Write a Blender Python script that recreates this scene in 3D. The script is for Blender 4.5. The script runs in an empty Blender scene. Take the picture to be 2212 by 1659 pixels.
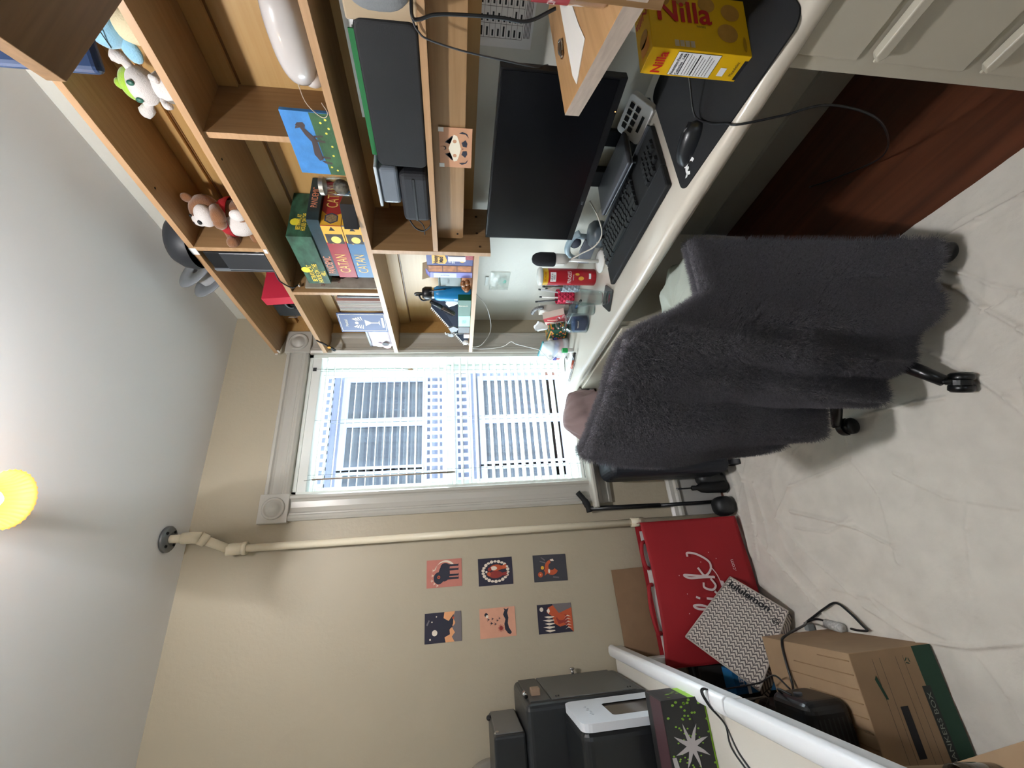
import bpy, math, random
from mathutils import Vector, Matrix, Euler, noise
random.seed(7)
SC = bpy.context.scene
COL = SC.collection
PI = math.pi

# ---------------------------------------------------------------- camera
cam_d = bpy.data.cameras.new('camera')
cam_d.sensor_fit = 'HORIZONTAL'; cam_d.sensor_width = 36.0
cam_d.lens = 903.33 / 2212 * 36.0
cam_d.clip_start = 0.02
cam = bpy.data.objects.new('camera', cam_d); COL.objects.link(cam)
_R = ((-0.07383293, -0.12160346, -0.98982892), (-0.91084958, 0.41237658, 0.01728003), (0.40608096, 0.90286109, -0.14120943))
cam.matrix_world = Matrix(((_R[0][0], -_R[1][0], -_R[2][0], 0.0),
                           (_R[0][1], -_R[1][1], -_R[2][1], 0.0),
                           (_R[0][2], -_R[1][2], -_R[2][2], 1.45),
                           (0, 0, 0, 1)))
SC.camera = cam
# ---------------------------------------------------------------- view, world
vs = SC.view_settings
vs.view_transform = 'Standard'; vs.look = 'None'; vs.gamma = 1.0; vs.exposure = 0.62
vs.use_curve_mapping = False
SC.cycles.max_bounces = 10; SC.cycles.diffuse_bounces = 6; SC.cycles.transmission_bounces = 10; SC.cycles.transparent_max_bounces = 12
SC.cycles.use_denoising = True
world = bpy.data.worlds.new('overcast_sky'); SC.world = world
world.use_nodes = True
bg = world.node_tree.nodes['Background']
bg.inputs[0].default_value = (0.74, 0.88, 1.0, 1); bg.inputs[1].default_value = 4.0

def area(name, loc, rot, sx, sy, power, col=(1, 1, 1), portal=False):
    l = bpy.data.lights.new(name, 'AREA'); l.shape = 'RECTANGLE'; l.size = sx; l.size_y = sy; l.energy = power; l.color = col
    l.cycles.is_portal = portal
    o = bpy.data.objects.new(name, l); COL.objects.link(o); o.location = loc; o.rotation_euler = rot
    return o
area('window_portal', (0.8, 2.5, 1.47), (-PI/2, 0, 0), 0.86, 1.5, 1, portal=True)      # daylight sampling at the window behind the desk
area('added_opening_portal', (-0.3, -1.72, 1.25), (PI/2, 0, 0), 0.5, 0.6, 1, portal=True)  # same for an opening added behind the camera to let sky light in
def aimed(name, loc, at, sx, sy, power, col):
    o = area(name, loc, (0, 0, 0), sx, sy, power, col); o.rotation_euler = (Vector(at) - Vector(loc)).to_track_quat('-Z', 'Y').to_euler(); return o
# added area lamps out of view outside, boosting daylight through the window
aimed('window_fill', (-.7, 4.3, 2.2), (1.3, 1.3, 1.0), 1.8, 2.2, 290, (0.80, 0.92, 1.0))
aimed('window_fill', (3.6, 4.2, 2.6), (-.2, 1.2, .2), 1.8, 2.2, 480, (0.80, 0.92, 1.0))
aimed('window_fill', (.8, 3.5, 3.9), (.8, 1.2, .3), 2.4, 1.4, 230, (0.80, 0.92, 1.0))

# ---------------------------------------------------------------- materials
def lin(c):
    c = c / 255.0
    return c / 12.92 if c <= 0.04045 else ((c + 0.055) / 1.055) ** 2.4
_M = {}
def mat(name, rgb, rough=0.6, metal=0.0, var=0.0, vscale=8.0, bump=0.0, bscale=60.0, spec=0.5, alpha=1.0, trans=0.0, emit=None, estr=0.0, sheen=0.0, ior=1.45, stretch=None, coat=0.0):
    if name in _M: return _M[name]
    m = bpy.data.materials.new(name); m.use_nodes = True
    nt = m.node_tree; b = nt.nodes['Principled BSDF']
    c = [lin(v) for v in rgb]
    b.inputs['Base Color'].default_value = (*c, 1); b.inputs['Roughness'].default_value = rough
    b.inputs['Metallic'].default_value = metal; b.inputs['Specular IOR Level'].default_value = spec
    b.inputs['Transmission Weight'].default_value = trans; b.inputs['Alpha'].default_value = alpha; b.inputs['IOR'].default_value = ior
    b.inputs['Coat Weight'].default_value = coat
    if sheen: b.inputs['Sheen Weight'].default_value = sheen
    if emit:
        b.inputs['Emission Color'].default_value = (*[lin(v) for v in emit], 1); b.inputs['Emission Strength'].default_value = estr
    if var or bump:
        tc = nt.nodes.new('ShaderNodeTexCoord'); mp = nt.nodes.new('ShaderNodeMapping')
        nt.links.new(tc.outputs['Object'], mp.inputs[0])
        if stretch: mp.inputs['Scale'].default_value = stretch
    if var:
        n = nt.nodes.new('ShaderNodeTexNoise'); n.inputs['Scale'].default_value = vscale; n.inputs['Detail'].default_value = 5
        nt.links.new(mp.outputs[0], n.inputs['Vector'])
        r = nt.nodes.new('ShaderNodeValToRGB')
        r.color_ramp.elements[0].position = 0.3; r.color_ramp.elements[1].position = 0.7
        r.color_ramp.elements[0].color = (*[max(0, v * (1 - var)) for v in c], 1); r.color_ramp.elements[1].color = (*[min(1, v * (1 + var)) for v in c], 1)
        nt.links.new(n.outputs[0], r.inputs[0]); nt.links.new(r.outputs[0], b.inputs['Base Color'])
    if bump:
        n = nt.nodes.new('ShaderNodeTexNoise'); n.inputs['Scale'].default_value = bscale; n.inputs['Detail'].default_value = 4
        nt.links.new(mp.outputs[0], n.inputs['Vector'])
        k = nt.nodes.new('ShaderNodeBump'); k.inputs['Strength'].default_value = bump; k.inputs['Distance'].default_value = 0.004
        nt.links.new(n.outputs[0], k.inputs['Height']); nt.links.new(k.outputs[0], b.inputs['Normal'])
    _M[name] = m
    return m
def glass(name, rgb=(255, 255, 255), rough=0.0, ior=1.45, thin=False):
    """clear glass; thin=True is a single pane that lets light straight through"""
    if name in _M: return _M[name]
    m = bpy.data.materials.new(name); m.use_nodes = True; nt = m.node_tree
    b = nt.nodes['Principled BSDF']; out = nt.nodes['Material Output']
    c = [lin(v) for v in rgb]
    if thin:
        nt.nodes.remove(b)
        t = nt.nodes.new('ShaderNodeBsdfTransparent'); t.inputs[0].default_value = (*c, 1)
        g = nt.nodes.new('ShaderNodeBsdfGlossy'); g.inputs['Roughness'].default_value = rough
        lw = nt.nodes.new('ShaderNodeLayerWeight'); pw = nt.nodes.new('ShaderNodeMath'); pw.operation = 'POWER'; pw.inputs[1].default_value = 4.0; ad = nt.nodes.new('ShaderNodeMath'); ad.operation = 'MULTIPLY_ADD'; ad.inputs[1].default_value = 0.7; ad.inputs[2].default_value = 0.03
        nt.links.new(lw.outputs['Facing'], pw.inputs[0]); nt.links.new(pw.outputs[0], ad.inputs[0])
        mx = nt.nodes.new('ShaderNodeMixShader')
        nt.links.new(ad.outputs[0], mx.inputs[0]); nt.links.new(t.outputs[0], mx.inputs[1]); nt.links.new(g.outputs[0], mx.inputs[2]); nt.links.new(mx.outputs[0], out.inputs[0])
    else:
        b.inputs['Base Color'].default_value = (*c, 1); b.inputs['Transmission Weight'].default_value = 1; b.inputs['Roughness'].default_value = rough; b.inputs['IOR'].default_value = ior
    _M[name] = m
    return m
def wood(name, rgb, dark=0.75, axis=1, scale=1.0, rough=0.42):
    """wood with grain running along the given axis"""
    if name in _M: return _M[name]
    m = bpy.data.materials.new(name); m.use_nodes = True; nt = m.node_tree; b = nt.nodes['Principled BSDF']
    c = [lin(v) for v in rgb]
    tc = nt.nodes.new('ShaderNodeTexCoord'); mp = nt.nodes.new('ShaderNodeMapping'); nt.links.new(tc.outputs['Object'], mp.inputs[0])
    s = [38.0 * scale] * 3; s[axis] = 1.6 * scale; mp.inputs['Scale'].default_value = s
    n = nt.nodes.new('ShaderNodeTexNoise'); n.inputs['Scale'].default_value = 2.2; n.inputs['Detail'].default_value = 7; n.inputs['Distortion'].default_value = 0.4
    nt.links.new(mp.outputs[0], n.inputs['Vector'])
    r = nt.nodes.new('ShaderNodeValToRGB'); r.color_ramp.elements[0].position = 0.3; r.color_ramp.elements[1].position = 0.68
    r.color_ramp.elements[0].color = (c[0] * dark, c[1] * dark * 0.95, c[2] * dark * 0.85, 1); r.color_ramp.elements[1].color = (*c, 1)
    nt.links.new(n.outputs[0], r.inputs[0]); nt.links.new(r.outputs[0], b.inputs['Base Color'])
    k = nt.nodes.new('ShaderNodeBump'); k.inputs['Strength'].default_value = 0.15; k.inputs['Distance'].default_value = 0.002
    nt.links.new(n.outputs[0], k.inputs['Height']); nt.links.new(k.outputs[0], b.inputs['Normal'])
    b.inputs['Roughness'].default_value = rough
    _M[name] = m
    return m

# ---------------------------------------------------------------- geometry helpers
class G:
    def __init__(s): s.v = []; s.f = []; s.m = []; s.mats = []; s.sm = []
    def mi(s, m):
        if m not in s.mats: s.mats.append(m)
        return s.mats.index(m)
    def add(s, vs, fs, m, smooth=False):
        o = len(s.v); s.v += [tuple(v) for v in vs]; k = s.mi(m)
        for f in fs: s.f.append(tuple(i + o for i in f)); s.m.append(k); s.sm.append(smooth)
        return s
    def box(s, x0, x1, y0, y1, z0, z1, m, M=None):
        vs = [Vector(p) for p in ((x0, y0, z0), (x1, y0, z0), (x1, y1, z0), (x0, y1, z0), (x0, y0, z1), (x1, y0, z1), (x1, y1, z1), (x0, y1, z1))]
        if M: vs = [M @ v for v in vs]
        return s.add(vs, [(3, 2, 1, 0), (4, 5, 6, 7), (0, 1, 5, 4), (1, 2, 6, 5), (2, 3, 7, 6), (3, 0, 4, 7)], m)
    def prism(s, pts, a, b, m, axis=2, M=None, smooth=False):
        """polygon pts in the other two axes (cyclic order), extruded from a to b along axis"""
        def P(p, h):
            q = [0, 0, 0]; q[axis] = h; q[(axis + 1) % 3] = p[0]; q[(axis + 2) % 3] = p[1]
            q = Vector(q); return M @ q if M else q
        n = len(pts); vs = [P(p, a) for p in pts] + [P(p, b) for p in pts]
        s.add(vs, [tuple(range(n - 1, -1, -1)), tuple(range(n, 2 * n))], m)
        o = len(s.v) - 2 * n; k = s.mi(m)
        for i in range(n):
            j = (i + 1) % n; s.f.append((o + i, o + j, o + n + j, o + n + i)); s.m.append(k); s.sm.append(smooth)
        return s
    def poly(s, pts, m, M=None):
        vs = [Vector(p) for p in pts]
        if M: vs = [M @ v for v in vs]
        return s.add(vs, [tuple(range(len(vs)))], m)
    def lathe(s, prof, m, seg=24, c=(0, 0, 0), M=None, a0=0.0, a1=2 * PI):
        full = abs(a1 - a0 - 2 * PI) < 1e-6; n = seg if full else seg + 1
        vs = []
        for r, z in prof:
            for i in range(n):
                a = a0 + (a1 - a0) * i / seg; p = Vector((c[0] + r * math.cos(a), c[1] + r * math.sin(a), c[2] + z)); vs.append(M @ p if M else p)
        fs = []
        for j in range(len(prof) - 1):
            for i in range(seg):
                k = (i + 1) % n if full else i + 1
                fs.append((j * n + i, j * n + k, (j + 1) * n + k, (j + 1) * n + i))
        return s.add(vs, fs, m, True)
    def cyl(s, c, r, z0, z1, m, seg=24, r2=None, M=None, bev=0.0):
        r2 = r if r2 is None else r2
        if bev: pr = [(0, z0), (r - bev, z0), (r, z0 + bev), (r2, z1 - bev), (r2 - bev, z1), (0, z1)]
        else: pr = [(0, z0), (r, z0), (r, z0), (r2, z1), (r2, z1), (0, z1)]
        return s.lathe(pr, m, seg, (c[0], c[1], 0), M)
    def tube(s, pts, r, m, seg=8, ends=True, rr=None):
        P = [Vector(p) for p in pts]; n = len(P); vs = []; up = None
        for i, p in enumerate(P):
            t = (P[min(i + 1, n - 1)] - P[max(i - 1, 0)]).normalized()
            if up is None:
                up = t.orthogonal().normalized()
            else:
                up = (up - t * up.dot(t)); up = up.normalized() if up.length > 1e-6 else t.orthogonal().normalized()
            q = t.cross(up); R = rr[i] if rr else r
            for k in range(seg):
                a = 2 * PI * k / seg; vs.append(p + (up * math.cos(a) + q * math.sin(a)) * R)
        fs = [(i * seg + k, i * seg + (k + 1) % seg, (i + 1) * seg + (k + 1) % seg, (i + 1) * seg + k) for i in range(n - 1) for k in range(seg)]
        if ends: fs += [tuple(range(seg - 1, -1, -1)), tuple(range((n - 1) * seg, n * seg))]
        return s.add(vs, fs, m, True)
    def ell(s, c, r, m, seg=20, rings=12, M=None, sq=1.0):
        vs = []; 
        for j in range(rings + 1):
            ph = PI * j / rings - PI / 2
            for i in range(seg):
                a = 2 * PI * i / seg
                d = [math.cos(ph) * math.cos(a), math.cos(ph) * math.sin(a), math.sin(ph)]
                d = [math.copysign(abs(x) ** sq, x) for x in d]
                p = Vector((d[0] * r[0], d[1] * r[1], d[2] * r[2]))
                if M: p = M @ p
                vs.append(p + Vector(c))
        fs = [(j * seg + i, j * seg + (i + 1) % seg, (j + 1) * seg + (i + 1) % seg, (j + 1) * seg + i) for j in range(rings) for i in range(seg)]
        return s.add(vs, fs, m, True)
    def grid(s, fn, nu, nv, m, smooth=True):
        vs = [fn(i / nu, j / nv) for j in range(nv + 1) for i in range(nu + 1)]; w = nu + 1
        return s.add(vs, [(j * w + i, j * w + i + 1, (j + 1) * w + i + 1, (j + 1) * w + i) for j in range(nv) for i in range(nu)], m, smooth)
    def make(s, name, parent=None, bevel=0.0, sub=0, seg=2, solid=0.0, weld=False, M=None):
        me = bpy.data.meshes.new(name); me.from_pydata([tuple(M @ Vector(v)) for v in s.v] if M else s.v, [], s.f)
        for m in s.mats: me.materials.append(m)
        for p, k, q in zip(me.polygons, s.m, s.sm): p.material_index = k; p.use_smooth = q
        o = bpy.data.objects.new(name, me); COL.objects.link(o)
        if parent: o.parent = parent
        if weld: w = o.modifiers.new('weld', 'WELD'); w.merge_threshold = 0.00005
        if solid: k = o.modifiers.new('solid', 'SOLIDIFY'); k.thickness = solid
        if bevel:
            b = o.modifiers.new('bevel', 'BEVEL'); b.width = bevel; b.segments = seg; b.limit_method = 'ANGLE'; b.angle_limit = math.radians(40)
        if sub: u = o.modifiers.new('sub', 'SUBSURF'); u.levels = sub; u.render_levels = sub
        return o
def thing(name, label, cat, loc=(0, 0, 0), rz=0.0, group=None, rot=None):
    o = bpy.data.objects.new(name, None); COL.objects.link(o); o.location = loc
    o.rotation_euler = rot if rot else (0, 0, rz); o.empty_display_size = 0.05
    return tag(o, label, cat, group)
def tag(o, label, cat, group=None, kind=None):
    o['label'] = label; o['category'] = cat
    if group: o['group'] = group
    if kind: o['kind'] = kind
    return o
def struct(o, label=None):
    o['kind'] = 'structure'
    if label: o['label'] = label
    return o
def spline(pts, n=8):
    """Catmull-Rom through the points"""
    P = [Vector(p) for p in pts]; P = [P[0] * 2 - P[1]] + P + [P[-1] * 2 - P[-2]]; out = []
    for i in range(1, len(P) - 2):
        a, b, c, d = P[i - 1:i + 3]
        for k in range(n):
            t = k / n; out.append(0.5 * ((2 * b) + (c - a) * t + (2 * a - 5 * b + 4 * c - d) * t * t + (3 * b - a - 3 * c + d) * t ** 3))
    out.append(P[-2]); return out
def text(s, size, m, origin, right, up, parent=None, name='lettering', bold=0.0, width=None, shear=0.0, align='CENTER', sp=1.0):
    """flat lettering on a face; origin is its centre, right and up its directions"""
    cu = bpy.data.curves.new('t', 'FONT'); cu.body = s; cu.size = 1.0; cu.align_x = align; cu.align_y = 'CENTER'; cu.offset = bold; cu.shear = shear; cu.space_line = 0.85 * sp; cu.resolution_u = 3
    o = bpy.data.objects.new('t', cu); COL.objects.link(o)
    me = bpy.data.meshes.new_from_object(o.evaluated_get(bpy.context.evaluated_depsgraph_get()))
    bpy.data.objects.remove(o); bpy.data.curves.remove(cu)
    r = Vector(right).normalized(); u = Vector(up); u = (u - r * u.dot(r)).normalized(); n = r.cross(u)
    xs = [v.co.x for v in me.vertices]; w = max(xs) - min(xs); sx = size * 0.72 if width is None else width / w; cx = (max(xs) + min(xs)) / 2 if align == 'CENTER' else 0
    sy = size
    for v in me.vertices: c = v.co; v.co = Vector(origin) + r * ((c.x - cx) * sx) + u * (c.y * sy) + n * 0.0006
    me.materials.clear(); me.materials.append(m); me.name = name
    t = bpy.data.objects.new(name, me); COL.objects.link(t)
    if parent: t.parent = parent
    return t
def frame(origin, right, up):
    """matrix that puts local (u, v, w) at origin + right*u + up*v + normal*w"""
    r = Vector(right).normalized(); u = Vector(up).normalized(); n = r.cross(u)
    return Matrix(((r.x, u.x, n.x, origin[0]), (r.y, u.y, n.y, origin[1]), (r.z, u.z, n.z, origin[2]), (0, 0, 0, 1)))
def circ(cx, cy, r, n=18, ry=None, a0=0.0, a1=2 * PI):
    ry = r if ry is None else ry; full = abs(a1 - a0 - 2 * PI) < 1e-6; k = n if full else n - 1
    return [(cx + r * math.cos(a0 + (a1 - a0) * i / k), cy + ry * math.sin(a0 + (a1 - a0) * i / k)) for i in range(n)]
def flat(g, pts, m, M, h=0.0004):
    g.poly([(p[0], p[1], h) for p in pts], m, M)

# common colours
OAK = wood('oak_shelf', (156, 124, 88), 0.80, 1)
OAKV = wood('oak_shelf_upright', (150, 118, 82), 0.80, 2)
OAKE = wood('oak_front_edge', (182, 146, 110), 0.85, 1)
OAKB = wood('oak_back_panel', (184, 148, 94), 0.93, 1)
WALLP = mat('cream_wall_paint', (172, 162, 141), 0.5, bump=0.25, bscale=55, var=0.03, vscale=2)
WALLR = mat('pale_wall_paint', (212, 211, 202), 0.5, bump=0.35, bscale=45, var=0.02, vscale=2)
CEIL = mat('ceiling_paint', (232, 234, 236), 0.8, bump=0.08, bscale=40)
TRIM = mat('glossy_trim_paint', (180, 177, 168), 0.3, bump=0.02, bscale=12)
WHITE = mat('white_plastic', (232, 232, 230), 0.35)
PAPER = mat('white_paper', (230, 230, 230), 0.8)
BLACK = mat('black_plastic', (22, 23, 26), 0.4)
BLKM = mat('black_matte', (10, 11, 13), 0.7, bump=0.1, bscale=300)
DGREY = mat('dark_grey_plastic', (58, 60, 64), 0.4)
MGREY = mat('mid_grey_plastic', (118, 122, 128), 0.4)
CHROME = mat('chrome_metal', (200, 200, 200), 0.2, metal=1.0)
CLEAR = glass('clear_glass', (238, 243, 243), thin=True)
NAVY = mat('navy_ink', (36, 38, 52), 0.7)
# ---------------------------------------------------------------- room shell
RX, LX, WY, BY, CZ = 1.43, -2.1, 2.2, -1.7, 2.662
FLOORW = wood('red_stained_floorboards', (92, 50, 30), 0.45, 1, 0.35, 0.35)
g = G(); g.box(LX - 0.1, 1.65, BY - 0.1, WY + 0.12, -0.1, 0.0, FLOORW); struct(g.make('floor'))
g = G(); g.box(LX - 0.1, 1.65, BY - 0.1, WY + 0.12, CZ, CZ + 0.1, CEIL); struct(g.make('ceiling'))
# wall with the window: opening x 0.41..1.19, z 0.74..2.24
g = G()
WX0, WX1, WZ0, WZ1 = 0.41, 1.19, 0.72, 2.24
g.box(LX - 0.1, WX0, WY, WY + 0.12, 0, CZ, WALLP); g.box(WX1, 1.65, WY, WY + 0.12, 0, CZ, WALLP)
g.box(WX0, WX1, WY, WY + 0.12, 0, WZ0, WALLP); g.box(WX0, WX1, WY, WY + 0.12, WZ1, CZ, WALLP)
struct(g.make('wall_front'))
g = G(); g.box(RX, 1.65, BY, WY, 0.75, CZ, WALLR); g.box(1.55, 1.65, BY, WY, 0, 0.75, WALLR); struct(g.make('wall_right'))
g = G(); g.box(LX - 0.1, LX, BY, WY, 0, CZ, WALLP); struct(g.make('wall_left'))
g = G()
g.box(LX - 0.1, -.55, BY - 0.1, BY, 0, CZ, WALLP); g.box(-.05, 1.65, BY - 0.1, BY, 0, CZ, WALLP); g.box(-.55, -.05, BY - 0.1, BY, 0, 0.95, WALLP); g.box(-.55, -.05, BY - 0.1, BY, 1.55, CZ, WALLP)  # unseen wall; its opening is added to let in fill light
struct(g.make('wall_back'))
# baseboard below the window
BASEG = mat('grey_baseboard_paint', (176, 174, 168), 0.45)
g = G(); g.box(LX, RX, WY - 0.018, WY - 0.001, 0, 0.235, BASEG)
g.prism([(WY - 0.001, 0.235), (WY - 0.026, 0.235), (WY - 0.034, 0.247), (WY - 0.034, 0.262), (WY - 0.024, 0.27), (WY - 0.02, 0.29), (WY - 0.008, 0.303), (WY - 0.001, 0.303)], LX, RX, TRIM, axis=0)
struct(g.make('baseboard_front', bevel=0.002))
g = G(); g.box(1.53, 1.549, 0.3, 1.6, 0, 0.13, BASEG); struct(g.make('baseboard_right', bevel=0.002))

# window: casing, corner blocks, stool, apron, sashes, panes
win = bpy.data.objects.new('window_1', None); COL.objects.link(win); struct(win)
win['label'] = 'white double-hung window in moulded casing with round corner blocks'
def fluted(x0, x1, y):            # casing profile across its width
    w = x1 - x0
    return [(x0, y), (x1, y), (x1, y - .022), (x1 - .006 * w / .12, y - .03), (x1 - .018, y - .03), (x1 - .024, y - .022), (x1 - .034, y - .017), ((x0 + x1) / 2, y - .013),
            (x0 + .04, y - .017), (x0 + .034, y - .022), (x0 + .028, y - .022), (x0 + .024, y - .027), (x0 + .012, y - .03), (x0, y - .022)]
def frame_piece(name, m, *b, bevel=0.002):
    g = G(); g.box(*b, m); return g.make(name, win, bevel=bevel)
for x0, x1 in ((.29, .412), (1.19, 1.322)):
    g = G(); g.prism(fluted(x0, x1, WY - .001), .74, 2.24, TRIM); g.make('casing', win)
g = G(); g.prism([(b, a) for a, b in fluted(2.24, 2.355, WY - .001)][::-1], .41, 1.195, TRIM, axis=0); g.make('casing', win)
for cx in (.35, 1.258):
    b_ = G(); b_.box(cx - .068, cx + .068, WY - .034, WY - .001, 2.232, 2.366, TRIM)
    o = b_.make('corner_block', win, bevel=0.003)
    r_ = G(); Mx = frame((cx, WY - .034, 2.299), (1, 0, 0), (0, 0, 1))
    r_.lathe([(.052, 0), (.052, .004), (.046, .009), (.040, .006), (.037, .001), (.034, .001), (.028, .006), (.018, .013), (.008, .016), (0, .017)], TRIM, 32, M=Mx)
    r_.make('rosette', o)
g = G(); g.prism([(WY - .001, .742), (WY - .075, .742), (WY - .085, .735), (WY - .085, .722), (WY - .075, .715), (WY - .001, .715)], .262, 1.34, TRIM, axis=0)
g.make('stool', win, bevel=0.002)
g = G(); g.prism([(WY - .001, .715), (WY - .05, .715), (WY - .052, .70), (WY - .04, .685), (WY - .03, .68), (WY - .026, .655), (WY - .03, .645), (WY - .018, .625), (WY - .001, .62)], .29, 1.32, TRIM, axis=0)
g.make('apron', win)
VIN = mat('white_vinyl_window', (226, 232, 226), 0.35)
g = G()                                                   # jamb lining
g.box(WX0, WX0 + .018, WY, 2.42, .742, WZ1, VIN); g.box(WX1 - .018, WX1, WY, 2.42, .742, WZ1, VIN); g.box(WX0, WX1, WY, 2.42, WZ1 - .02, WZ1, VIN); g.box(WX0, WX1, WY, 2.42, .70, .742, VIN)
g.make('jamb', win)
def sash(z0, z1, y, name):
    g = G(); a, b = WX0 + .02, WX1 - .02; f = .042
    g.box(a, b, y, y + .03, z0, z0 + f, VIN); g.box(a, b, y, y + .03, z1 - f, z1, VIN); g.box(a, a + f, y, y + .03, z0 + f, z1 - f, VIN); g.box(b - f, b, y, y + .03, z0 + f, z1 - f, VIN)
    o = g.make(name, win, bevel=0.003)
    p = G(); p.box(a + f, b - f, y + .013, y + .017, z0 + f, z1 - f, glass('window_pane', (247, 248, 248), thin=True)); p.make('pane', o)
    return o
s1 = sash(1.455, WZ1 - .02, 2.345, 'upper_sash'); s2 = sash(.742, 1.50, 2.305, 'lower_sash')
for x in (.62, 1.0):
    g = G(); g.box(x - .025, x + .025, 2.29, 2.306, 1.482, 1.50, VIN); g.make('sash_lock', s2, bevel=0.002)

# blind
bl = thing('window_blind', 'open white horizontal slat blind hanging in the window', 'blind', (0.8, 2.235, 0.745))
SLAT = mat('white_slat', (236, 240, 236), 0.4)
g = G(); g.box(-.388, .388, -.032, .03, 1.43, 1.475, SLAT); g.make('headrail', bl, bevel=0.002)
g = G()
nz = 34
for i in range(nz):
    z = .035 + i * .0415; tl = .006
    g.prism([(-.025, z - tl), (-.012, z - .001), (.0, z + .001), (.012, z + .0015), (.025, z + tl), (.025, z + tl + .002), (0, z + .0035), (-.012, z + .0015), (-.025, z - tl + .002)], -.383, .383, SLAT, axis=0)
g.make('slats', bl)
g = G(); g.box(-.385, .385, -.026, .026, 0.001, .018, SLAT); g.make('bottom_rail', bl, bevel=0.002)
CORD = mat('ladder_cord', (150, 158, 155), 0.8)
for x in (-.29, .0, .29):
    g = G()
    for y in (-.027, .027): g.tube([(x, y, .01), (x, y, 1.44)], .0009, CORD, 5)
    g.make('ladder_cord', bl)
g = G(); g.tube([(-.32, -.045, 1.44), (-.318, -.05, 1.40)], .0015, CHROME, 6); g.tube([(-.318, -.05, 1.40), (-.312, -.052, .70)], .0042, mat('brown_wand', (150, 132, 118), 0.4), 6); g.make('tilt_wand', bl)
g = G(); g.box(.29, .31, -.036, -.03, 1.452, 1.47, DGREY); g.tube([(.30, -.037, 1.455), (.298, -.04, 1.0), (.29, -.04, .95)], .0012, CORD, 5); g.ell((.29, -.04, .94), (.006, .006, .016), mat('cord_tassel', (170, 150, 120), .5), 8, 6); g.make('pull_cord', bl)

# neighbour's porch front seen through the blind
hb = thing('neighbour_house', 'pale house front with porch railings seen through the blind', 'building', (2.0, 6.0, -1.6))
SID = mat('pale_lavender_siding', (112, 118, 138), 0.7, var=0.04, vscale=3)
HTR = mat('house_white_trim', (146, 152, 170), 0.6)
g = G()
g.box(-3.6, 3.6, 0, .3, 1.6, 6.4, SID)
for i in range(40): g.box(-3.6, 3.6, -.012, 0, 1.6 + i * .12, 1.6 + i * .12 + .1, SID)
g.make('wall', hb)
g = G(); g.box(-3.6, 3.6, -.02, .3, 0, 1.6, mat('red_brick', (110, 74, 62), .8, var=.3, vscale=12)); g.make('brick_base', hb)
DKG = mat('dark_house_pane', (52, 58, 68), 0.2, var=.35, vscale=1.2, stretch=(9, 1, .3))
for zz, hh in ((3.5, 1.06), (1.42, 1.15)):
    for xx in (-2.75, -1.35, -.54, .17, 1.5):
        w_ = .58 if xx > -1 else .7
        f = G(); f.box(xx - .07, xx + w_ + .07, -.05, 0, zz - .07, zz, HTR); f.box(xx - .07, xx + w_ + .07, -.05, 0, zz + hh, zz + hh + .09, HTR)
        f.box(xx - .07, xx, -.05, 0, zz, zz + hh, HTR); f.box(xx + w_, xx + w_ + .07, -.05, 0, zz, zz + hh, HTR)
        fo = f.make('window_frame', hb)
        p = G(); p.box(xx, xx + w_, -.02, -.01, zz, zz + hh, DKG); p.make('pane', fo)
for z0, z1 in ((3.17, 3.44), (2.78, 3.02), (4.72, 4.98)):
    g = G(); g.box(-3.6, 3.6, -.32, -.26, z1 - .03, z1, HTR); g.box(-3.6, 3.6, -.32, -.26, z0, z0 + .03, HTR)
    for i in range(66): g.box(-3.6 + i * .11, -3.6 + i * .11 + .045, -.31, -.27, z0, z1, HTR)
    g.make('railing', hb)
g = G(); g.box(-3.6, 3.6, -.36, 0, 3.02, 3.17, HTR); g.make('porch_beam', hb)

# heating pipe
pp = thing('heating_pipe', 'cream painted steam pipe running up the wall to the ceiling', 'pipe', (0.178, 2.135, 0.0))
PIPE = mat('cream_pipe_paint', (224, 214, 190), 0.35, bump=.1, bscale=90)
g = G(); g.tube([(0, 0, .02), (0, 0, 2.39)], .0165, PIPE, 20); g.tube([(0, 0, .50), (0, 0, .565)], .023, PIPE, 20); g.make('riser', pp)
g = G(); g.tube([(0, 0, 2.375), (0, 0, 2.43), (-.004, -.014, 2.455)], .025, PIPE, 20, rr=[.025, .026, .024]); g.tube([(0, 0, 2.372), (0, 0, 2.388)], .028, PIPE, 20)
g.tube([(-.002, -.004, 2.44), (.045, -.075, 2.53)], .019, PIPE, 18)
g.tube([(.035, -.062, 2.515), (.048, -.08, 2.535)], .026, PIPE, 18); g.tube([(.048, -.08, 2.53), (.05, -.083, 2.56), (.05, -.083, 2.60)], .024, PIPE, 18); g.tube([(.05, -.083, 2.60), (.05, -.083, CZ)], .017, PIPE, 16)
g.make('elbow', pp)
STEEL = mat('grey_steel', (120, 124, 128), .45, metal=.7)
g = G(); g.lathe([(.018, 2.645), (.05, 2.648), (.054, 2.653), (.054, CZ - .001), (0, CZ - .001)], STEEL, 28, c=(.05, -.083, 0))
for a in range(4): g.cyl((.05 + .037 * math.cos(a * PI / 2 + .6), -.083 + .037 * math.sin(a * PI / 2 + .6)), .006, 2.643, 2.65, BLACK, 8)
g.make('ceiling_flange', pp)

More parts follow.
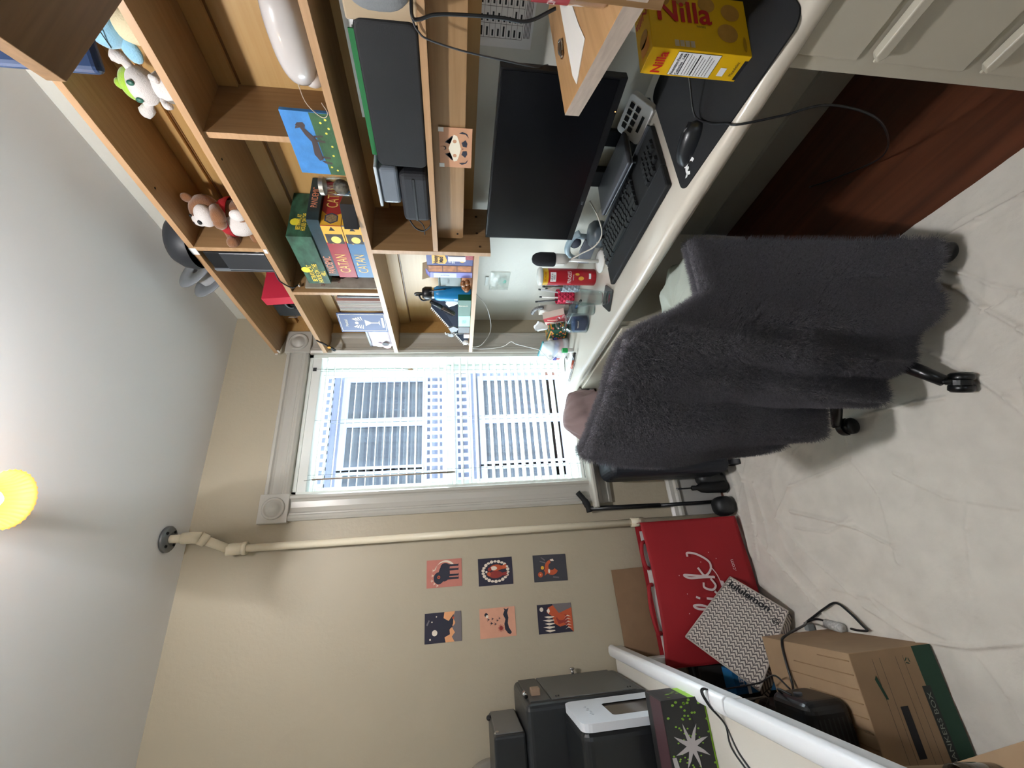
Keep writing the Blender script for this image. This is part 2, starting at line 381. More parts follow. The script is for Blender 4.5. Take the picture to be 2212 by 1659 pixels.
# ceiling lamp
lp = thing('ceiling_lamp', 'lit ceiling lamp with ribbed amber glass shade', 'lamp', (0.235, 1.12, CZ))
AMB = mat('amber_glass_shade', (250, 190, 110), .35, emit=(255, 165, 60), estr=.10)
_nt = AMB.node_tree; _tr = _nt.nodes.new('ShaderNodeBsdfTranslucent'); _tr.inputs[0].default_value = (1, .78, .45, 1); _mx = _nt.nodes.new('ShaderNodeMixShader'); _mx.inputs[0].default_value = .8
_nt.links.new(_nt.nodes['Principled BSDF'].outputs[0], _mx.inputs[1]); _nt.links.new(_tr.outputs[0], _mx.inputs[2]); _nt.links.new(_mx.outputs[0], _nt.nodes['Material Output'].inputs[0])
g = G(); pr = [(.030, -.075), (.036, -.10), (.040, -.12), (.043, -.15), (.050, -.175), (.062, -.193), (.066, -.198)]
vs_ = []; N = 96
for r, z in pr:
    for i in range(N):
        a = 2 * PI * i / N; q = r * (1 + .028 * math.cos(a * 32)); vs_.append((q * math.cos(a), q * math.sin(a), z))
g.add(vs_, [(j * N + i, j * N + (i + 1) % N, (j + 1) * N + (i + 1) % N, (j + 1) * N + i) for j in range(len(pr) - 1) for i in range(N)], AMB, True)
g.make('lamp_shade', lp, solid=.0015)
g = G(); g.lathe([(0, -.178), (.012, -.176), (.021, -.166), (.025, -.15), (.022, -.13), (.013, -.11), (.012, -.09)], mat('lit_bulb', (255, 250, 235), .3, emit=(255, 240, 205), estr=5), 20); g.make('bulb', lp)
g = G(); g.lathe([(.055, 0), (.055, -.012), (.03, -.028), (.026, -.08), (0, -.08)], WHITE, 28); g.make('fitting', lp)
pl = bpy.data.lights.new('ceiling_point_light', 'POINT'); pl.energy = 1.4; pl.color = (1.0, .80, .55); pl.shadow_soft_size = .03
po = bpy.data.objects.new('ceiling_point_light', pl); COL.objects.link(po); po.location = (0.235, 1.12, CZ - .21)
# arm, bowl and bulb added out of view to light the ceiling
g = G(); g.tube(spline([(0, -.02, -.02), (0, -.2, -.05), (0, -.40, -.10)], 6), .008, STEEL, 10); g.lathe([(.02, -.12), (.03, -.10), (.055, -.03)], WHITE, 24, c=(0, -.42, 0)); g.make('arm', lp)
g = G(); g.lathe([(0, -.11), (.014, -.108), (.022, -.09), (.02, -.075), (0, -.06)], mat('lit_bulb', (0, 0, 0)), 18, c=(0, -.42, 0)); g.make('bulb', lp)
pl2 = bpy.data.lights.new('ceiling_point_light', 'POINT'); pl2.energy = 130; pl2.color = (.98, .98, 1.0); pl2.shadow_soft_size = .05  # added fill light inside the unseen bowl, brightens the ceiling
po2 = bpy.data.objects.new('ceiling_point_light', pl2); COL.objects.link(po2); po2.location = (0.235, .70, CZ - .085)
# ---------------------------------------------------------------- oak shelf unit
SX = 1.17; BX = 1.405     # front edge, back
su = thing('wall_shelf_unit', 'oak built-in wall shelf unit above the desk with open compartments', 'shelf', (1.3, 1.2, 1.29))
def sh(z0, z1, y0=.30, y1=2.198, name='shelf', cut=True):
    pts = [(SX, y0), (BX, y0), (BX, y1)]
    pts += [(1.295, y1), (SX, y1 - .06)] if cut else [(SX, y1)]
    g = G(); g.prism(pts, z0, z1, OAK); o = g.make(name, su, bevel=.0012); o.location = -su.location
    e = G(); e.box(SX - .0015, SX, y0, (y1 - .06) if cut else y1, z0, z1, OAKE); q = e.make('edge_band', o)
    return o
def up(y0, y1, z0, z1, x0=SX, name='upright'):
    g = G(); g.box(x0, BX, y0, y1, z0, z1, OAKV); o = g.make(name, su, bevel=.001); o.location = -su.location
    e = G(); e.box(x0 - .0015, x0, y0, y1, z0, z1, OAKE); e.make('edge_band', o); return o
sh(2.382, 2.402); sh(2.130, 2.150); sh(1.750, 1.770); sh(1.497, 1.515, y1=1.31, cut=False); sh(1.333, 1.353, y0=1.332)
up(1.322, 1.340, 2.150, 2.382); up(.872, .890, 1.770, 2.130, x0=1.186); up(1.588, 1.606, 1.770, 2.130); up(1.312, 1.332, 1.288, 1.750)
o = up(.30, .318, 1.515, 2.382)
g = G(); g.box(BX, BX + .008, .3, 2.198, 1.353, 2.382, OAKB); o = g.make('back_panel', su); o.location = -su.location
g = G(); g.box(1.318, BX, 2.184, 2.198, 1.353, 2.382, OAKB); o = g.make('end_panel', su); o.location = -su.location
for z, y0, y1 in ((2.382, .32, 1.32), (2.382, 1.342, 2.18), (2.130, .32, .87), (2.130, .892, 1.586), (2.130, 1.608, 2.18), (1.750, .32, 1.31), (1.750, 1.334, 2.18)):
    g = G(); g.box(BX - .016, BX, y0, y1, z - .055, z, OAKB); g.box(BX - .003, BX, y0, y1, z - .062, z - .055, wood('dark_gap', (120, 84, 44), .8)); o = g.make('cleat', su, bevel=.001); o.location = -su.location
g = G(); g.prism([(.30, 1.497), (1.285, 1.497), (1.285, 1.405), (1.278, 1.398), (.30, 1.398)], 1.215, 1.232, OAK, axis=0); o = g.make('front_rail', su, bevel=.001); o.location = -su.location
g = G()
for y, z, x in ((1.26, 1.42, 1.2145),): g.cyl((0, 0), .004, 0, .001, BLACK, 12, M=frame((x, y, z), (0, -1, 0), (0, 0, 1)))
for x, z in ((1.36, 1.36), (1.27, 1.36), (1.20, 1.35)): g.cyl((0, 0), .005, 0, .001, mat('brown_hole', (60, 38, 20), .6), 12, M=frame((x, 1.3115, z - .02), (1, 0, 0), (0, 0, 1)))
for y, z in ((1.09, 2.3825), (1.55, 2.1295), (.97, 2.1295), (1.75, 1.7495), (1.05, 1.7495)): g.cyl((0, 0), .0035, 0, .001, BLACK, 10, M=frame((1.20, y, z), (0, 1, 0), (1, 0, 0)))
o = g.make('screw_hole', su); o.location = -su.location
# deeper shelves of the near section, cut at a slant
g = G(); g.prism([(.698, .449), (.943, .459), (1.405, .47), (1.405, .0), (.47, .0), (.56, .21)], 2.0, 2.026, wood('oak_deep_shelf', (128, 98, 66), .72, 0, .8)); o = g.make('deep_shelf', su, bevel=.001); o.location = -su.location
o['label'] = 'darker deep upper board with slanted corner'
g = G(); g.prism([(.993, .628), (1.405, .61), (1.405, .0), (.60, .0)], 1.135, 1.17, wood('oak_worn_shelf', (176, 138, 96), .8, 0, .8)); o = g.make('low_shelf', su, bevel=.001); o.location = -su.location
WORN = mat('worn_pale_edge', (176, 160, 146), .6, var=.12, vscale=18, stretch=(1, 1, 6))
e = G(); P0, P1 = Vector((.993, .628, 0)), Vector((.60, 0, 0)); nn = Vector((-.85, .53, 0)) * .0012
e.add([P0 + nn + Vector((0, 0, 1.135)), P1 + nn + Vector((0, 0, 1.135)), P1 + nn + Vector((0, 0, 1.17)), P0 + nn + Vector((0, 0, 1.17))], [(0, 1, 2, 3)], WORN); e.make('worn_edge', o)
g = G(); g.box(.80, .82, .12, .33, 1.108, 1.25, OAKV); o = g.make('side_upright', su, bevel=.001); o.location = -su.location

# ---------------------------------------------------------------- desk
DT = .79
DESKP = mat('cream_desk_paint', (212, 204, 190), .25, bump=.04, bscale=25, coat=.3)
CABP = mat('grey_cream_cabinet_paint', (186, 180, 164), .4, bump=.06, bscale=40)
dk = thing('desk', 'cream painted built-in desk under the oak shelves', 'desk', (1.2, 1.2, 0))
g = G()
prof = [(.905, DT - .04), (.902, DT - .03), (.901, DT - .018), (.904, DT - .008), (.912, DT - .001), (.922, DT), (1.425, DT), (1.425, DT - .04)]
def prism_y(g, pts_xz, y0, y1, m):
    n = len(pts_xz); vs = [(x, y0, z) for x, z in pts_xz] + [(x, y1, z) for x, z in pts_xz]
    g.add(vs, [tuple(range(n)), tuple(range(2 * n - 1, n - 1, -1))], m); g.add(vs, [(i, n + i, n + (i + 1) % n, (i + 1) % n) for i in range(n)], m, True)
prism_y(g, prof, -.6, 2.175, DESKP)
o = g.make('desktop', dk, weld=True); o.location = -dk.location
def cab(y0, y1, name):
    g = G(); g.box(.925, 1.425, y0, y1, .0, DT - .04, CABP); o = g.make(name, dk, bevel=.002); o.location = -dk.location; return o
ca = cab(-.6, .452, 'near_cabinet'); cb = cab(1.432, 2.13, 'far_cabinet')
for k, (z1, z0) in enumerate(((.742, .60), (.56, .335), (.29, .05))):
    d = G(); d.box(.9185, .925, -.55, .425, z0, z1, CABP); d_ = d.make('drawer', ca, bevel=.004)
    if k:
        b = G(); b.prism([(-.55, 0), (.405, 0), (.415, .012), (.405, .024), (-.55, .024)], .898, .9185, CABP, axis=0, M=Matrix.Translation((0, 0, z1 - .002))); b.make('pull_rail', d_, bevel=.003)
BRZ = mat('dark_bronze', (48, 44, 42), .3, metal=.6)
for z1, z0 in ((.728, .585), (.55, .32), (.28, .05)):
    d = G(); d.box(.906, .925, 1.46, 2.10, z0, z1, CABP); d_ = d.make('drawer', cb, bevel=.005)
    zc = (z0 + z1) / 2
    h = G(); h.tube(spline([(.906, 1.74, zc), (.888, 1.742, zc), (.877, 1.765, zc - .006), (.874, 1.80, zc - .01), (.877, 1.835, zc - .006), (.888, 1.858, zc), (.906, 1.86, zc)], 5), .0055, BRZ, 10)
    for y in (1.74, 1.86): h.cyl((0, 0), .010, 0, .005, BRZ, 14, M=frame((.9055, y, zc), (0, -1, 0), (0, 0, 1)))
    h.make('handle', d_)
# ---------------------------------------------------------------- things on the shelves
GOLD = mat('gold_print', (226, 190, 110), .5); CREAMP = mat('cream_print', (232, 222, 200), .6); WHT = mat('white_print', (238, 238, 238), .6); BLKI = mat('black_ink', (24, 24, 28), .6); REDP = mat('red_print', (176, 36, 40), .5)
def game(label, x0, x1, y0, y1, z0, z1, m, title, tm, size, side=None, sidem=None, endm=None, grp='board games stacked on the middle shelf'):
    t = thing('board_game', label, 'board game', ((x0 + x1) / 2, (y0 + y1) / 2, z0), group=grp)
    h = z1 - z0; a, b = (x1 - x0) / 2, (y1 - y0) / 2
    g = G(); g.box(-a, a, -b, b, 0, h, m); o = g.make('box', t, bevel=.0015)
    return t, o, a, b, h
# bottom: blue, then red, then dark teal, then green
BLUE = mat('catan_blue', (52, 104, 150), .45, var=.12, vscale=9); REDB = mat('catan_red', (150, 30, 40), .45, var=.08, vscale=9); YEL = mat('game_yellow', (222, 168, 52), .45)
def catan(label, x0, x1, y0, y1, z0, z1, m, sub):
    t, o, a, b, h = game(label, x0, x1, y0, y1, z0, z1, m, '', None, 0)
    F = frame((-a - .0002, 0, h / 2), (0, -1, 0), (0, 0, 1)); E_ = frame((0, -b - .0002, h / 2), (1, 0, 0), (0, 0, 1))
    g = G(); q = h / 2 * .98
    flat(g, [(b * .99, -q), (b * .99, q), (b * .42, q), (b * .36, q * .3), (b * .5, -q * .2), (b * .46, -q)], YEL, F)
    flat(g, [(-a * .99, -q), (-a * .99, q), (-a * .35, q), (-a * .62, q * .2), (-a * .45, -q)], YEL, E_)
    flat(g, circ(-a * .68, 0, q * .75, 6), mat('blue_hexagon', (44, 56, 86), .5), E_, .0006); flat(g, circ(-a * .68, 0, q * .6, 6), mat('stone_print', (130, 112, 84), .6, var=.4, vscale=200), E_, .0008)
    flat(g, [(b * .38, -q * .85), (b * .72, -q * .85), (b * .72, q * .85), (b * .38, q * .85)], mat('dark_landscape', (58, 52, 50), .6, var=.5, vscale=60), F, .0006)
    flat(g, circ(b * .52, -q * .1, q * .5, 16, ry=q * .5), mat('low_sun', (240, 214, 110), .5), F, .0009)
    flat(g, circ(b * .88, 0, q * .36, 3), BLKI, F, .0008)
    g.make('cover_print', o)
    text('CATAN', h * .8, GOLD, (-a - .0002, b * .40, h / 2), (0, -1, 0), (0, 0, 1), o, width=b * .74)
    text('CATAN', h * .8, GOLD, (a * .30, -b - .0002, h / 2), (1, 0, 0), (0, 0, 1), o, width=a * 1.0)
    text(sub, h * .16, GOLD, (-a - .0002, -b * .05 , h / 2), (0, 0, 1), (0, -1, 0), o, sp=1.1)
    text('CATAN', h * .2, GOLD, (-a - .0002, b * .88, h / 2), (0, 0, -1), (0, 1, 0), o)
    return t
# front letters run from far (high y) to near on faces looking towards the room, so right = -y
catan('blue CATAN game box at the bottom of the stack', 1.18, 1.40, 1.205, 1.495, 1.770, 1.838, BLUE, 'TRADE\nBUILD\nSETTLE')
catan('red and yellow CATAN game box, second from the bottom of the stack', 1.18, 1.40, 1.205, 1.495, 1.839, 1.912, REDB, 'TRADE\nBUILD\nSETTLE')
t, o, a, b, h = game('dark teal PANDEMIC game box, third from the bottom of the stack', 1.19, 1.40, 1.19, 1.50, 1.913, 1.957, mat('pandemic_teal', (22, 46, 54), .4, var=.5, vscale=14), '', None, 0)
PINK = mat('orange_pink_print', (214, 140, 110), .5)
text('PANDEMIC', h * .9, PINK, (-a, b * .55, h / 2), (0, -1, 0), (0, 0, 1), o, width=b * .66, bold=.01); text('PANDEMIC', h * .72, PINK, (a * .05, -b, h / 2), (1, 0, 0), (0, 0, 1), o, width=a * .95, bold=.01)
t, o, a, b, h = game('green haunted house game box on top of the stack', 1.18, 1.40, 1.265, 1.54, 1.958, 2.048, mat('haunted_green', (44, 78, 60), .5, var=.65, vscale=16, stretch=(1, 1, 2)), '', None, 0)
YG = mat('acid_yellow_print', (226, 214, 60), .5)
g = G(); flat(g, circ(b * .0, h * .22, .017, 20, ry=.017), YG, frame((-a - .0003, b * .35, h * .62), (0, -1, 0), (0, 0, 1)), .0004); flat(g, circ(0, h * .12, .017, 20), YG, frame((-a * .35, -b - .0003, h * .62), (1, 0, 0), (0, 0, 1)), .0004); g.make('cover_print', o)
text('BETRAYAL AT\nHOUSE ON THE\nHILL', h * .29, mat('yellow_print', (236, 206, 70), .5), (-a - .0008, b * .50, h * .38), (0, -1, 0), (0, 0, 1), o, width=b * .85, bold=.02); text('BETRAYAL AT\nHOUSE ON THE\nHILL', h * .25, mat('yellow_print', (0, 0, 0)), (-a * .35, -b - .0008, h * .36), (1, 0, 0), (0, 0, 1), o, width=a * .8, bold=.02)

# tall thin book behind the stack, then letters, magazines and a blue book
BEIGE = mat('beige_torn_cover', (150, 142, 128), .6, var=.25, vscale=22)
t = thing('picture_book', 'tall thin beige poster book standing beside the game stack', 'book', (1.29, 1.572, 1.771))
g = G(); g.box(-.11, .11, -.004, .004, 0, .302, BEIGE); o = g.make('cover', t)
g = G(); F = frame((0, -.0042, .15), (1, 0, 0), (0, 0, 1)); DK = mat('dark_brushed_print', (44, 32, 36), .6, var=.5, vscale=40)
flat(g, [(-.06, -.14), (-.045, -.10), (-.06, -.06), (-.05, -.02), (-.062, .0), (-.05, .06), (-.04, .05), (.1, .05), (.1, -.14)], DK, F); g.make('cover_print', o)
STAMP = mat('dark_red_stamp', (120, 44, 44), .6)
text('TOP\nSECRET', .022, STAMP, (-.075, -.0048, .235), (1, .0, -.1), (.1, 0, 1), o); text('FILE', .02, STAMP, (-.07, -.0048, .165), (1, 0, .5), (-.5, 0, 1), o)
for nm, lab, y, th, h_, m_, d_ in (('paper_stack', 'loose stack of white letters standing behind the beige poster book', 1.618, .014, .15, mat('white_letters', (214, 220, 230), .7), .2),
                         ('magazine', 'dark magazine standing between the letters and the grey paperbacks', 1.65, .012, .19, mat('dark_magazine_cover', (64, 62, 62), .5, var=.5, vscale=40), .2)):
    t = G(); t.box(-.1, .1, -th / 2, th / 2, 0, h_, m_); tag(t.make(nm, bevel=.001), lab, 'papers' if nm == 'paper_stack' else 'magazine').location = (1.29, y, 1.771)
g = G(); g.prism([(-.10, 0), (.10, 0), (.10, .25), (-.03, .262), (-.055, .25), (-.05, .235), (-.10, .22)], -.0008, .0008, mat('crumpled_grey_paper', (184, 178, 168), .8, bump=.3, bscale=30), axis=1, M=Matrix(((0, 0, 1, 0), (0, 1, 0, 0), (1, 0, 0, 0), (0, 0, 0, 1))))
tag(g.make('paper_sheet'), 'creased grey paper sheet sticking up behind the paperbacks', 'paper').location = (1.31, 1.664, 1.771)
PG = mat('grey_page_block', (138, 132, 126), .8, var=.25, vscale=3, stretch=(1, 60, 1))
for i in range(6):
    t = thing('paperback', ('first', 'second', 'third', 'fourth', 'fifth', 'last')[i] + ' grey paged comic book, counted from the letters towards the window', 'book', (1.29, 1.682 + i * .0136, 1.771), group='grey paged comic books on the middle shelf')
    g = G(); g.box(-.10, .10, -.0055, .0055, 0, .20, PG); o = g.make('pages', t)
    for s_ in (-1, 1):
        g = G(); g.box(-.101, .101, s_ * .0055, s_ * .0064, 0, .202, mat('comic_cover_%d' % (i % 3), ((168, 128, 118), (96, 92, 92), (190, 176, 150))[i % 3], .5)); g.make('cover', t)
BB = mat('blue_book_cover', (50, 66, 108), .5, var=.06, vscale=30)
t = thing('paperback', 'blue picture book with cream goblet drawing, cover facing the room', 'book', (1.245, 1.80, 1.771), rz=0)
M_ = Matrix.Rotation(math.radians(-0), 4, 'Z')
P0 = Vector((-.055, -.035, 0)); P1 = Vector((.10, .10, 0))
# leans across the shelf with its cover to the camera
t.location = (1.19, 1.782, 1.771)
ux = Vector((-.02, .118, 0)).normalized(); L_ = .122
Fb = frame((0, 0, 0), -ux, (0, 0, 1))
g = G(); g.box(-.135, 0, 0, .228, -.006, 0, BB, M=frame((0, -.002, 0), -ux, (0, 0, 1))); o = g.make('cover', t)
Fc = frame((-.068 * 0 + ux.x * .067, ux.y * .067 - .002, .114), -ux, (0, 0, 1))
g = G()
for q in ((-.06, -.108, .06, -.106), (-.06, .106, .06, .108), (-.06, -.108, -.058, .108), (.058, -.108, .06, .108)): flat(g, [(q[0], q[1]), (q[2], q[1]), (q[2], q[3]), (q[0], q[3])], CREAMP, Fc)
flat(g, [(-.022, -.01), (.022, -.01), (.003, -.04), (.003, -.075), (.02, -.08), (-.02, -.08), (-.003, -.075), (-.003, -.04)], CREAMP, Fc, .0006)
for s_ in (-1, 1):
    for k in range(4): flat(g, [(s_ * .012, .0 + k * .008), (s_ * (.04 - k * .004), .01 + k * .013), (s_ * (.046 - k * .004), .004 + k * .012)][::s_], CREAMP, Fc, .0006)
flat(g, circ(0, .03, .009, 14), CREAMP, Fc, .0006); flat(g, [(-.035, -.1), (.035, -.1), (.035, -.09), (-.035, -.09)], CREAMP, Fc, .0006)
g.make('cover_print', o)
text('LOST IN\nTHE ARCADE', .016, CREAMP, Fc @ Vector((0, .078, .0006)), -ux, (0, 0, 1), o) if False else text('Mocktail', .02, CREAMP, Fc @ Vector((0, .078, .0006)), -ux, (0, 0, 1), o)
# snack pouch at the end of the shelf
PCH = mat('pearly_snack_pouch', (196, 188, 200), .3, var=.12, vscale=14)
t = thing('snack_pouch', 'pearly white snack pouch at the window end of the middle shelf', 'pouch', (1.225, 2.04, 1.771))
g = G()
def pf(u, v):
    w = math.sin(PI * u) ** .5 * math.sin(PI * min(1, v * 1.05 + .02)) ** .5 if 0 < u < 1 and 0 < v < 1 else 0
    return Vector((-.028 * max(0, w) - .004 + .006 * noise.noise((u * 6, v * 6, 1)), .115 - u * .225, .125 * v))
g.grid(pf, 14, 10, PCH); o = g.make('bag', t, solid=.002)
g = G(); Fp = frame((-.036, 0.01, .05), (0, -1, 0), (0, 0, 1)); flat(g, circ(-.03, -.01, .018, 18), BLKI, Fp); flat(g, circ(-.055, -.015, .022, 16), mat('pink_berry_print', (176, 110, 112), .5), Fp, -.0003); flat(g, circ(-.03, .02, .013, 16), mat('pink_berry_print', (0, 0, 0)), Fp, -.0003); g.make('pouch_print', o)
g = G(); g.box(-.008, .004, -.115, .115, .123, .135, mat('dark_zip', (52, 56, 64), .4)); g.make('zip_seal', t, bevel=.001)

# canvas, jar, small boxes in the middle of that shelf
t = thing('painted_canvas', 'small blue and green canvas painting of a brown horse', 'painting', (1.1715, .885, 1.7705), rot=(0, math.radians(2), 0))
CB = mat('painted_blue', (60, 124, 186), .7, var=.15, vscale=25, bump=.2, bscale=120); CG = mat('painted_green', (50, 84, 52), .7, var=.3, vscale=30, bump=.2, bscale=120); BR = mat('painted_brown', (62, 50, 48), .7)
g = G(); g.box(0, .012, -.098, .098, 0, .131, CB); o = g.make('canvas', t, bevel=.001)
Fq = frame((-.0003, 0, 0), (0, -1, 0), (0, 0, 1)); g = G()
flat(g, [(-.097, .0), (.097, .0), (.097, .055), (.02, .052), (-.03, .05), (-.06, .046), (-.097, .044)], CG, Fq)
for pl_ in ([(-.045, .052), (-.05, .064), (-.03, .074), (.01, .07), (.03, .082), (.052, .09), (.058, .101), (.066, .094), (.068, .078), (.06, .074), (.05, .078), (.035, .066), (.02, .055)],
            [(-.048, .06), (-.058, .05), (-.06, .03), (-.054, .03), (-.05, .05)], [(-.04, .056), (-.042, .03), (-.036, .03), (-.034, .056)], [(.012, .06), (.010, .032), (.016, .032), (.02, .06)], [(.024, .06), (.028, .034), (.033, .034), (.03, .06)], [(.052, .088), (.048, .104), (.056, .1)]):
    flat(g, pl_, BR, Fq, .0007)
for x, y in ((-.08, .02), (-.07, .035), (-.03, .02), (.0, .016), (.04, .022), (.07, .03), (.08, .015), (.055, .012)): flat(g, circ(x, y, .0035, 7), mat('yellow_flower', (216, 206, 80), .7), Fq, .0007)
g.make('brushwork', o)
t = thing('glass_jar', 'small clear glass jar with brushed metal lid', 'jar', (1.205, 1.055, 1.7705))
g = G(); g.lathe([(0, 0), (.028, 0), (.031, .004), (.031, .075), (.026, .083), (.026, .088), (.0235, .088), (.0235, .084), (.0285, .075), (.0285, .006), (0, .006)], CLEAR, 28); g.make('body', t)
g = G(); g.cyl((0, 0), .029, .086, .10, mat('brushed_lid', (190, 186, 176), .35, metal=.9), 28); g.make('lid', t, bevel=.001)
g = G(); g.ell((.0, 0, .034), (.024, .024, .026), mat('trinkets', (120, 104, 92), .5, var=.6, vscale=90), 12, 8); g.make('contents', t)
g = G(); g.box(-.04, .05, -.035, .035, 0, .085, mat('dark_purple_card', (52, 24, 62), .5)); tag(g.make('card_box', bevel=.001), 'dark purple carton behind the little horse painting', 'box').location = (1.30, .99, 1.7705)
g = G(); g.box(-.012, .012, -.02, .02, 0, .105, MGREY); tag(g.make('plastic_case', bevel=.003), 'slim grey case beside the dark purple carton', 'case').location = (1.345, .925, 1.7705)
t = thing('camera_box', 'small black card box in front of the blue game box', 'box', (1.175, 1.15, 1.7705), rz=.35)
g = G(); g.box(-.012, .06, -.045, .045, 0, .05, BLACK); g.make('box', t, bevel=.002)

# -- top compartment
PLW = mat('white_plush', (214, 208, 204), .9, bump=.5, bscale=260, sheen=.6); PLB = mat('brown_plush', (126, 84, 52), .9, bump=.5, bscale=260, sheen=.5); PLG = mat('lime_plush', (158, 196, 62), .9, bump=.4, bscale=260, sheen=.5); PLU = mat('sky_blue_plush', (136, 184, 208), .9, bump=.4, bscale=260, sheen=.5); PLR = mat('red_plush', (164, 26, 36), .8, bump=.3, bscale=200); PLC = mat('cream_plush', (206, 194, 160), .9, bump=.4, bscale=260)
def rotm(x=0, y=0, z=0): return Euler((x, y, z)).to_matrix().to_4x4()
t = thing('teddy_bear', 'brown and cream teddy bear in a red shirt lounging on the top shelf', 'soft toy', (1.26, 1.27, 2.152))
g = G()
g.ell((0, -.01, .065), (.062, .06, .075), PLB, 24, 16); g.ell((-.018, -.008, .06), (.054, .052, .066), PLW, 24, 16); g.ell((0, -.04, .165), (.052, .052, .048), PLB, 24, 16); g.make('body', t)
g = G(); g.ell((-.034, -.045, .155), (.032, .044, .032), PLW, 20, 14); g.ell((-.034, -.03, .178), (.026, .026, .026), PLW, 16, 12); g.make('muzzle', t)
g = G(); g.ell((-.066, -.045, .166), (.007, .009, .007), BLACK, 12, 8); g.ell((-.052, -.03, .192), (.005, .005, .005), BLACK, 10, 8); g.ell((-.052, -.062, .19), (.005, .005, .005), BLACK, 10, 8); g.make('nose_and_eyes', t)
for s_ in (-1, 1):
    g = G(); g.ell((.004, -.042 + s_ * .046, .202), (.012, .018, .018), PLB, 14, 10); g.make('ear', t)
    g = G(); g.tube(spline([(-.02, s_ * .05 - .015, .115), (-.05, s_ * .062 - .01, .10), (-.068, s_ * .05, .098)], 4), .02, PLB, 14, rr=[.02] * 4 + [.023] * 4 + [.018]); g.ell((-.07, s_ * .048, .098), (.02, .024, .021), PLB, 14, 10); g.make('arm', t)
    g = G(); g.tube(spline([(-.01, s_ * .035 - .01, .035), (-.04, s_ * .06, .022), (-.062, s_ * .078, .02)], 4), .022, PLB, 14); g.ell((-.068, s_ * .085, .026), (.017, .022, .026), PLW, 14, 10); g.make('foot', t)
g = G(); g.lathe([(.045, .125), (.058, .11), (.066, .092), (.067, .078)], PLR, 28, c=(-.002, -.012, 0)); g.make('shirt', t, solid=.003)

t = thing('plush_toy', 'white plush toy with a lime green cap on the top shelf', 'soft toy', (1.27, .81, 2.152), rz=.2)
g = G(); g.ell((0, 0, .045), (.034, .04, .05), PLW, 20, 14); g.ell((-.005, 0, .11), (.04, .046, .036), PLW, 22, 14); g.make('body', t)
g = G(); g.ell((.004, 0, .138), (.036, .04, .028), PLG, 20, 12)
g.ell((.004, 0, .168), (.014, .014, .014), PLG, 12, 8)
g.make('hood', t)
for s_ in (-1, 1):
    g = G(); g.tube(spline([(0, s_ * .034, .12), (0, s_ * .058, .13), (-.004, s_ * .072, .15)], 4), .016, PLW, 12, rr=[.012] * 4 + [.017] * 4 + [.010])
    g.make('ear', t)
    g = G(); g.tube(spline([(-.02, s_ * .026, .07), (-.036, s_ * .034, .06), (-.044, s_ * .03, .045)], 3), .008, PLW, 10); g.make('arm', t)
    g = G(); g.ell((-.043, s_ * .02, .116), (.004, .007, .009), mat('green_eye', (46, 96, 80), .4), 10, 8); g.make('eye', t)
t = thing('plush_toy', 'sky blue and cream plush toy behind the dark deep shelf', 'soft toy', (1.27, .665, 2.152))
g = G(); g.ell((0, 0, .045), (.04, .042, .05), PLC, 18, 12); g.make('body', t)
g = G(); g.ell((-.012, .004, .11), (.036, .046, .04), PLU, 18, 12); g.make('head', t)
g = G(); g.ell((-.02, .05, .075), (.012, .03, .02), PLU, 12, 8); g.make('arm', t)
g = G(); g.tube(spline([(-.049, -.03, .10), (-.052, .0, .098), (-.04, .035, .105)], 5), .0012, BLKI, 5); g.make('mouth', t)
NB = mat('navy_folder', (34, 54, 88), .35)
g = G(); g.prism(circ(0, 0, .01, 4), 0, .001, NB) if False else None
t = thing('binder', 'navy blue binder leaning across the near end of the top shelf', 'binder', (1.155, .70, 2.404))
t.location = (.825, .514, 2.028)
g = G(); g.box(.0, .30, -.012, .012, .002, .30, NB, M=rotm(0, 0, -.92)); g.make('cover', t, bevel=.01, seg=3)

t = thing('game_console', 'slim black and grey box standing upright on the top shelf', 'electronics', (1.24, 1.40, 2.152), rz=0)
ux = Vector((-.0, .11, 0))
g = G(); g.prism([(-.07, -.05), (.10, -.05), (.10, .02), (-.07, .055)], 0, .215, BLACK, M=None); o = g.make('case', t, bevel=.003)
g = G(); g.prism([(-.0705, -.050), (-.0705, .0555), (-.074, .05), (-.074, -.046)], .0, .16, mat('charcoal_front', (50, 52, 56), .35)); g.make('front_panel', t, bevel=.001)
g = G(); g.prism([(-.076, .038), (-.070, .058), (-.06, .058), (-.064, .038)], .0, .215, MGREY); g.make('edge_trim', t)
g = G(); g.tube(spline([(-.03, .06, .02), (-.07, .10, .004), (-.078, .12, -.01), (-.076, .15, -.035), (-.05, .165, -.05)], 6), .0028, BLACK, 8); g.tube([(-.05, .165, -.05), (-.05, .175, -.055)], .004, WHITE, 8); g.make('cable', t)
t = thing('folder', 'bright red folder leaning behind the upright black box', 'folder', (1.25, 1.63, 2.152), rz=0)
RF = mat('bright_red_folder', (190, 44, 66), .5)
g = G(); g.box(-.08, .08, -.004, .045, 0, .125, RF, M=rotm(-.12, 0, .0)); g.make('cover', t, bevel=.001)
g = G(); g.box(-.045, -.02, .046, .062, .05, .075, BLACK); g.make('clip', t, bevel=.003)
t = thing('headset_box', 'black box with rounded front near the window on the top shelf', 'box', (1.26, 1.79, 2.152))
g = G(); g.box(-.06, .10, -.06, .03, 0, .115, BLKM); g.make('box', t, bevel=.003)
g = G(); g.prism([(-.055, .03), (-.04, .062), (0, .075), (.06, .062), (.09, .03)], .0, .112, mat('dark_padded_cloth', (34, 38, 44), .7)); o = g.make('padded_front', t, bevel=.008, seg=3)
g = G(); F = frame((-.040, .068, .07), (-.76, -.64, 0), (0, 0, 1)); 
for k in (0, 1): flat(g, [(-.014 + k * .014, -.02), (-.006 + k * .014, -.02), (.0 + k * .014, .02), (-.008 + k * .014, .02)], WHT, F, .002)
